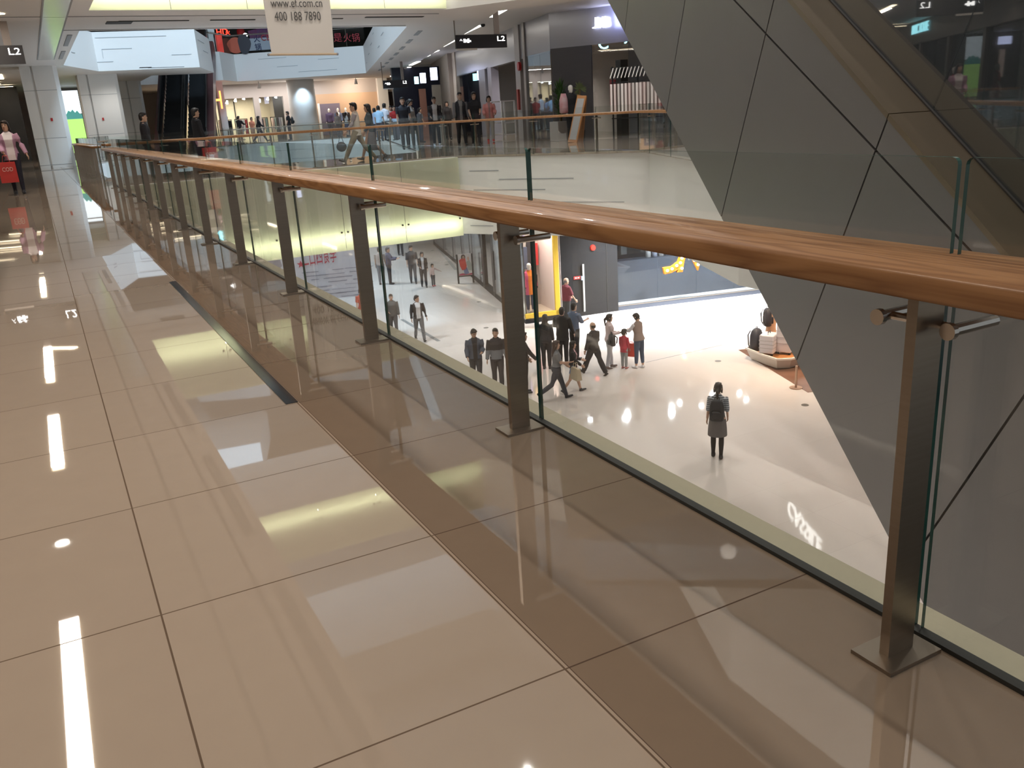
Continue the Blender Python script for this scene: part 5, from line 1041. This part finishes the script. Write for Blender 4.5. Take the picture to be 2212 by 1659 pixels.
put((970, 301), 0, (960, 219), 165, 'person in black behind the one with the white printed tee', female=True, hair='bob', hairc=(.03, .02, .015), top=dict(k='long', c=(.03, .025, .025)), bottom=('trousers', (.03, .026, .025)), shoes=(.03, .03, .03))
put((1000, 315), 0, (996, 198), 170, 'person with glasses in a dark vest over grey sleeves by the far railing', legs=STEP, arms=((5, 10, 20), (5, 10, 15)), top=dict(k='vest', c=(.028, .028, .034), **{'in': (.22, .21, .21)}, w=.045, sleeve=(.20, .19, .20), z=.82), bottom=('trousers', (.018, .016, .018)))
put((1030, 314), 0, (1018, 198), 172, 'person with long black hair in a black top beside the one in a vest', legs=STEP, female=True, hair='long', top=dict(k='short', c=(.014, .013, .016)), bottom=('leggings', (.014, .013, .016)), arms=((12, 6, 60), (8, 8, 40)))
put((1061, 306), 0, (1053, 206), 176, 'person in a pink bomber jacket and pale trousers by the far railing', legs=STEP, female=True, hair='bob', top=dict(k='long', c=(.66, .27, .25), **{'in': (.35, .22, .22)}, w=.03, g=.026), bottom=('trousers', (.44, .40, .36)), shoes=(.65, .08, .06), arms=((15, 14, 55), (12, 14, 50)))
put(None, 0, (868, 213), 175, 'person in a black shirt standing by the dark passage', depth=31.5, H=1.86, top=dict(k='short', c=(.015, .015, .022)), bottom=('trousers', K_))
put(None, 0, (884, 218), 120, 'person in a pale grey top looking down beside the black shirt', depth=32.5, H=1.80, female=True, hair='tail', headpitch=-25, top=dict(k='long', c=(.34, .31, .29)), bottom=('trousers', (.05, .05, .06)))
for px, py, d, hh, cc, lb, rl in ((808, 241, 45, 1.66, (.30, .36, .50), 'person in grey-blue among the group behind the glass rail, leftmost', 30), (816, 231, 44, 1.76, (.36, .55, .75), 'person in a light blue top with a dark bob behind the glass rail', 20), (829, 226, 44.5, 1.86, (.74, .74, .80), 'person in a white tee seen from behind at the glass rail', 40),
                               (843, 232, 45, 1.72, (.50, .36, .32), 'person in a beige top facing the viewer at the glass rail', 170), (850, 233, 44, 1.7, (.42, .03, .03), 'person in a red top at the glass rail', 160), (906, 244, 38, 1.5, (.12, .12, .13), 'person in dark grey bending near the navy shopfront', 60)):
    put(None, 0, (px, py), rl, lb, depth=d, H=hh, hair='bob' if cc[2] > .45 else 'short', top=dict(k='short', c=cc), bottom=('trousers', (.06, .06, .08)), vox=.015)
m1 = put(None, 0, (620, 237), -75, 'person in a black tee with a dark backpack in front of the round blue-white column', depth=62.9, H=1.93, top=dict(k='short', c=(.012, .012, .015)), bottom=('trousers', (.02, .02, .025)), vox=.015)
put(None, 0, (556, 248), 85, 'person with long hair walking past the fashion shop windows', depth=63.6, H=1.85, female=True, hair='long', legs=WIDE, arms=((-20, 8, 20), (25, 8, 30)), top=dict(k='long', c=(.014, .016, .022)), bottom=('trousers', (.02, .022, .03)), vox=.015)
put(None, 0, (489, 252), 0, 'dark-clad person standing left of the fashion shop window', depth=64.0, H=1.85, top=dict(k='long', c=(.014, .012, .013)), bottom=('trousers', K_), vox=.015)
put(None, 0, (514, 253), 40, 'dark-clad person leaning at the fashion shop window', depth=64.0, H=1.82, top=dict(k='long', c=(.014, .012, .016)), bottom=('trousers', K_), arms=((40, 10, 40), (45, 10, 40)), vox=.015)
put(None, 0, (542, 252), 150, 'person in an orange and pink top in the fashion shop doorway', depth=64.6, H=1.7, female=True, hair='bob', top=dict(k='short', c=(.62, .25, .16)), bottom=('trousers', (.5, .3, .2)), vox=.015)
put(None, 0, (727, 239), 178, 'person in a taupe top in front of the middle mannequin', depth=62.6, H=1.68, female=True, hair='bob', top=dict(k='long', c=(.26, .20, .17)), bottom=('trousers', (.10, .07, .07)), vox=.015)
put(None, 0, (746, 243), 60, 'person in a white top in front of the right mannequin', depth=62.4, H=1.64, female=True, hair='long', top=dict(k='short', c=(.6, .62, .62)), bottom=('skirt', (.07, .09, .16)), vox=.015)
for px, cc, ic, lb in ((709, (.085, .06, .13), None, 'white mannequin in a purple jumper, left of the three'), (728, (.13, .17, .28), (.75, .72, .7), 'white mannequin in a blue jacket, middle of the three'), (745, (.02, .018, .022), (.5, .55, .65), 'white mannequin in a black jacket, right of the three')):
    put(None, 0, (px, 226 if px < 720 else 224), 180, lb, depth=66.2, H=2.0, cat='mannequin', name='mannequin', hair=None, face=False, skin=MANN, group='menswear mannequins', top=dict(k='long', c=cc, **({'in': ic} if ic else {})), bottom=('trousers', (.07, .06, .08)), vox=.016)
put(None, 0, (668, 229), 180, 'small display figure in white and orange left of the violet panel', depth=66.0, H=1.9, cat='mannequin', name='mannequin', hair='short', face=False, top=dict(k='vest', c=(.75, .7, .62)), bottom=('trousers', (.7, .35, .2)), vox=.018)
q = at(1236, 305, 0); q.z = 0; q = q + Vector((.22, .35, 0)); figure(q, 1.9, view_az(q) + 150, 'black-dressed mannequin with a red and white bag by the clothes shop corner', cat='mannequin', name='mannequin', hair=None, face=False, skin=MANN, top=dict(k='long', c=(.016, .016, .018), g=.03, z=.7), bottom=('trousers', K_))
q = q + Vector((-.42, -.2, 0)); tag(MB().loft([[q + Vector((math.cos(a) * w_, math.sin(a) * d_, z)) for a in [i * 6.283 / 14 for i in range(14)]] for z, w_, d_ in ((.95, .12, .08), (1.0, .17, .11), (1.4, .16, .11), (1.62, .09, .07))]).build('hanging_bag', nz(flat('redwhite', (.62, .60, .62), .5), 3, 1.1, (.45, .03, .05)), smooth=True), 'red and white bag at the shoulder of the black-dressed mannequin', 'bag')
put((1358, 281), 0, (1352, 188), -70, 'person in a long black coat standing inside the clothes shop', depth=None, H=1.78, top=dict(k='long', c=(.010, .010, .011), z=.55, g=.03), bottom=('trousers', K_), hair='long', female=True)
q = Vector((-3.2, 35.2, 0)); figure(q, 1.75, 90, 'mannequin in a red dress by the left shop row, mirrored in the escalator glass', cat='mannequin', name='mannequin', hair=None, face=False, skin=MANN, female=True, top=dict(k='half', c=(.55, .03, .06)), bottom=('skirt', (.55, .03, .06)), shoes=None, vox=.016)
# lower floor
q = a_ + dW * .52 - nW * .85 + Vector((0, 0, Z1 + .2)); figure(q, 1.78, view_az(q) + 165, 'mannequin in a long pink coat and orange scarf in the yellow-framed window', cat='mannequin', name='mannequin', hair=None, face=False, skin=MANN, female=True, top=dict(k='long', c=(.72, .10, .24), **{'in': (.85, .24, .02)}, w=.07, g=.026, z=.62), bottom=('trousers', (.03, .05, .11)), shoes=(.6, .58, .55))
bp = put((1549, 988), Z1, (1550, 827), 5, 'person with a ponytail, striped sleeves and a grey dress alone on the bright floor', legs=((5, 4), (-3, 6)), arms=((2, 9, 8), (2, 9, 30)), female=True, hair='tail', top=dict(k='half', c=(.10, .11, .13), stripe=(.42, .46, .50), z=1.0, g=.012), bottom=('skirt', (.14, .13, .13), (.012, .012, .015)), shoes=(.015, .015, .018), vox=.0105)
put((1284, 809), Z1, (1275, 691), -48, 'balding person in a black shirt and trousers walking across the lower floor', legs=((26, 2), (-24, 8)), arms=((4, 12, 12), (8, 12, 30)), top=dict(k='long', c=(.028, .026, .027), z=.80, g=.022), bottom=('wide', (.025, .024, .027)), bald='fringe', shoes=(.02, .018, .018), vox=.0105)
wp_ = put((1318, 795), Z1, (1309, 678), 70, 'person in pale pink with a black shoulder bag beside the little child', legs=((6, 0), (-6, 4)), arms=((10, 6, 70), (12, 6, 80)), female=True, hair='tail', top=dict(k='long', c=(.62, .50, .50)), bottom=('trousers', (.42, .42, .45)), shoes=(.14, .10, .09), vox=.011)
put((1349, 796), Z1, (1350, 713), 30, 'small child with pigtails in a red jacket holding a red bag', female=True, hair='pigtails', child=True, top=dict(k='long', c=(.42, .03, .055), z=.74, g=.02), bottom=('trousers', (.28, .29, .29)), shoes=(.45, .15, .14), headpitch=-15, vox=.011)
put((1381, 795), Z1, (1374, 677), -48, 'person in a brown padded vest and jeans bending over the little child', legs=((3, 0), (-4, 2)), arms=((38, 8, 45), (36, 8, 45)), female=True, hair='bob', headpitch=-30, lean=6, top=dict(k='vest', c=(.24, .18, .155), g=.03, sleeve=(.66, .66, .70)), bottom=('crop', (.035, .06, .11)), shoes=(.72, .70, .70), vox=.011)
put((1226, 700), Z1, (1224, 616), 60, 'stout person in a maroon shirt by the charcoal doors', H=1.62, bald='fringe', hairc=(.1, .09, .09), top=dict(k='half', c=(.105, .012, .02), g=.04), bottom=('trousers', (.03, .03, .03)), arms=((20, 14, 30), (15, 14, 20)))
put((1182, 797), Z1, (1180, 679), 10, 'person with long black hair and dark clothes next to the glass edge', female=True, hair='long', top=dict(k='long', c=(.018, .018, .024), g=.02), bottom=('trousers', (.02, .02, .026)))
put((1218, 788), Z1, (1213, 672), 15, 'person in a wide black top standing in the middle of the group', H=1.72, top=dict(k='long', c=(.013, .013, .014), g=.03, z=.75), bottom=('trousers', (.016, .016, .018)), arms=((25, 20, 50), (10, 16, 20)))
put((1243, 776), Z1, (1237, 672), 45, 'person in a blue-grey shirt behind the one in the wide black top', H=1.72, top=dict(k='half', c=(.10, .14, .22)), bottom=('trousers', (.02, .02, .025)), arms=((20, 8, 70), (25, 8, 70)))
gw_ = put((1205, 864), Z1, (1188, 733), 80, 'person in a grey tee and dark trousers walking with a beige shopping bag', legs=((20, 4), (-22, 34)), arms=((16, 6, 40), (18, 8, 70)), female=True, hair='long', hairc=(.05, .03, .025), top=dict(k='short', c=(.17, .175, .185), z=1.0), bottom=('trousers', (.045, .05, .065)), shoes=(.02, .02, .022), vox=.0105)
put((1240, 848), Z1, (1226, 735), 80, 'person in a pink top and denim shorts walking with bare legs', legs=((18, 4), (-16, 20)), arms=((14, 8, 60), (10, 8, 40)), female=True, hair='long', top=dict(k='long', c=(.025, .024, .026), **{'in': (.62, .36, .40)}, w=.10), bottom=('shorts', (.22, .26, .34)), shoes=(.03, .03, .035), vox=.0105)
put((1032, 838), Z1, (1028, 709), 178, 'person in a denim jacket looking down beside the grey-jumper companion', legs=((10, 2), (-8, 10)), arms=((12, 10, 75), (8, 12, 45)), headpitch=-22, headyaw=-25, top=dict(k='long', c=(.075, .095, .135), **{'in': (.02, .02, .024)}, w=.055, g=.024), bottom=('trousers', (.045, .048, .06)), vox=.0105)
put((1078, 842), Z1, (1074, 708), 178, 'person in a black to grey jumper walking toward the viewer below', legs=((8, 2), (-8, 10)), arms=((4, 11, 12), (4, 11, 12)), headyaw=10, top=dict(k='long', c=(.024, .024, .03), grad=(.20, .21, .23), g=.02), bottom=('trousers', (.06, .055, .06)), vox=.0105)
put((853, 728), Z1, (858, 633), 175, 'person in a grey hooded top left of the one in a white tee', legs=STEP, arms=((6, 8, 15), (20, 10, 60)), hairc=(.06, .04, .03), top=dict(k='long', c=(.10, .095, .09), g=.022), bottom=('trousers', (.09, .09, .095)))
put((908, 735), Z1, (896, 634), 168, 'person in a black jacket over a white tee with grey trousers striding below', legs=((24, 4), (-16, 14)), arms=((4, 14, 25), (4, 14, 25)), headyaw=-40, top=dict(k='long', c=(.022, .02, .022), **{'in': (.66, .66, .68)}, w=.075), bottom=('trousers', (.15, .15, .155)), shoes=(.03, .03, .03))
put((894, 612), Z1, (887, 529), 175, 'tall person in dark grey walking with a family along the lower corridor', legs=STEP, headyaw=-30, top=dict(k='half', c=(.06, .055, .058), g=.022), bottom=('trousers', (.085, .085, .095)))
put((917, 620), Z1, (912, 543), 175, 'person in a black cardigan and white tee between the tall one and the toddler', legs=STEP, female=True, hair='bob', headyaw=-20, top=dict(k='long', c=(.02, .018, .02), **{'in': (.6, .58, .58)}, w=.05), bottom=('trousers', (.03, .03, .035)), arms=((8, 8, 20), (20, 8, 50)))
put((937, 618), Z1, (933, 571), 150, 'toddler in a pale pink top with one arm out on the lower corridor', female=True, hair='bob', child=True, top=dict(k='long', c=(.60, .46, .44)), bottom=('trousers', (.035, .05, .07)), shoes=(.5, .08, .08), arms=((10, 60, 10), (5, 15, 10)), vox=.011)
put((844, 614), Z1, (838, 534), 100, 'person in a dark blue jacket and cap at the left of the lower corridor', hairc=(.06, .05, .05), top=dict(k='long', c=(.05, .055, .10), g=.02), bottom=('trousers', (.025, .026, .035)), arms=((35, 10, 60), (35, 10, 60)))
put((866, 552), Z1, (862, 490), 175, 'person seen only by dark trouser legs under the lit glass fascia', H=1.72, legs=STEP, top=dict(k='long', c=(.05, .05, .05)), bottom=('trousers', (.02, .024, .03)))
put((790, 720), Z1, (788, 648), 178, 'person in red and white half hidden behind the ledge below the hoarding', H=1.65, female=True, hair='bob', top=dict(k='short', c=(.50, .10, .06)), bottom=('trousers', (.25, .08, .06)))
put((826, 615), Z1, (826, 530), 10, 'person in a beige top by the glass joint above the lower corridor', H=1.7, top=dict(k='short', c=(.36, .30, .27)), bottom=('trousers', (.2, .2, .21)))
put((1136, 848), Z1, (1130, 715), 80, 'person in black mostly hidden behind the railing post, arm stretched out', H=1.66, top=dict(k='long', c=(.016, .016, .018)), bottom=('trousers', K_), arms=((10, 8, 20), (30, 24, 10)))
# bags held or worn (things of their own)
def carry(P, w_, d_, h_, yaw, cc, lb, name='shopping_bag', mark=None, hz=.16):
    a = math.radians(yaw); ax = Vector((math.cos(a), -math.sin(a), 0)); ay = Vector((math.sin(a), math.cos(a), 0)); z1 = P.z - hz; z0 = z1 - h_; r = thing(name, lb, name.replace('_', ' '), (P.x, P.y, z0))
    c = Vector((P.x, P.y, 0)); lo = [c + ax * (sx * w_ / 2) + ay * (sy * d_ / 2) for sx, sy in ((-1, -1), (1, -1), (1, 1), (-1, 1))]; hi = [c + ax * (sx * w_ / 2 * .97) + ay * (sy * d_ / 2 * .5) for sx, sy in ((-1, -1), (1, -1), (1, 1), (-1, 1))]
    m = MB(); m.add([(p.x, p.y, z0) for p in lo] + [(p.x, p.y, z1) for p in hi], [(0, 1, 5, 4), (1, 2, 6, 5), (2, 3, 7, 6), (3, 0, 4, 7), (0, 3, 2, 1), (4, 5, 6, 7)]); m.build('bag_body', flat('cb%s' % (cc,), cc, .6), r)
    for sy in (-1, 1): q = c + ay * (sy * d_ * .2); MB().tube([(q - ax * w_ * .22) + Vector((0, 0, z1 - .01)), (q - ax * w_ * .12) + Vector((0, 0, P.z - .02)), (q + ax * w_ * .12) + Vector((0, 0, P.z - .02)), (q + ax * w_ * .22) + Vector((0, 0, z1 - .01))], .006, 6).build('handle', flat('cord%s' % (cc,), tuple(min(1, x * 1.3 + .05) for x in cc)), r)
    if mark: text_mb(mark, h_ * .2, .002, c - ay * (d_ * .42 + .004) * 1 - ax * w_ * .3 + Vector((0, 0, z0 + h_ * .55)), ax, Vector((0, 0, 1)), width=w_ * .6).build('mark', flat('bagmark', (.8, .6, .55)), r)
    return r
hp = pw['hand'][1]; carry(hp + Vector((0, -.04, 0)), .36, .14, .46, view_az(hp), (.52, .035, .03), 'red paper shopping bag in the hand of the person in mauve', mark='COD')
hp = gw_['hand'][1]; carry(hp + Vector((.06, -.06, 0)), .34, .16, .30, view_az(hp) + 60, (.50, .42, .30), 'beige shopping bag on the arm of the walker in grey')
hp = wk['hand'][0] + Vector((-.16, -.10, 0)); bb = thing('round_bag', 'round black bag hanging from the hand of the striding person', 'bag', hp - Vector((0, 0, .48))); MB().ell(hp - Vector((0, 0, .34)), (.15, .15, .14)).build('bag_body', flat('roundbag', (.02, .018, .02), .6), bb, smooth=True); MB().tube([hp - Vector((.07, 0, .22)), hp - Vector((.02, 0, .02)), hp + Vector((.02, 0, -.02)), hp + Vector((.07, 0, -.22))], .008, 6).build('strap', M['black'], bb)
q = at(1357, 796, Z1); carry(Vector((q.x + .12, q.y + .0, Z1 + .78)), .34, .1, .38, view_az(q) + 20, (.58, .05, .03), 'red bag hanging between the little child and the adult in a vest', hz=.06)
def wear(F, w_, d_, h_, zc, back, cc, lb, side=0):
    S = F['S']; T = F['T']; P = S @ T((side, back, zc)); yaw = math.atan2((S @ Vector((1, 0, 0)) - S @ Vector((0, 0, 0))).y, (S @ Vector((1, 0, 0)) - S @ Vector((0, 0, 0))).x); return bag(0, 0, P.z, w_, d_, h_, cc, lb, yaw, P=P)
wear(bp, .30, .13, .46, .93, -.225, (.025, .027, .032), 'dark backpack on the back of the person in the grey dress')
wear(wp_, .34, .14, .32, .80, -.03, (.018, .020, .026), 'black shoulder bag at the hip of the person in pale pink', side=.29)
wear(m1, .32, .16, .46, .95, -.235, (.018, .02, .02), 'dark backpack on the person by the round column')
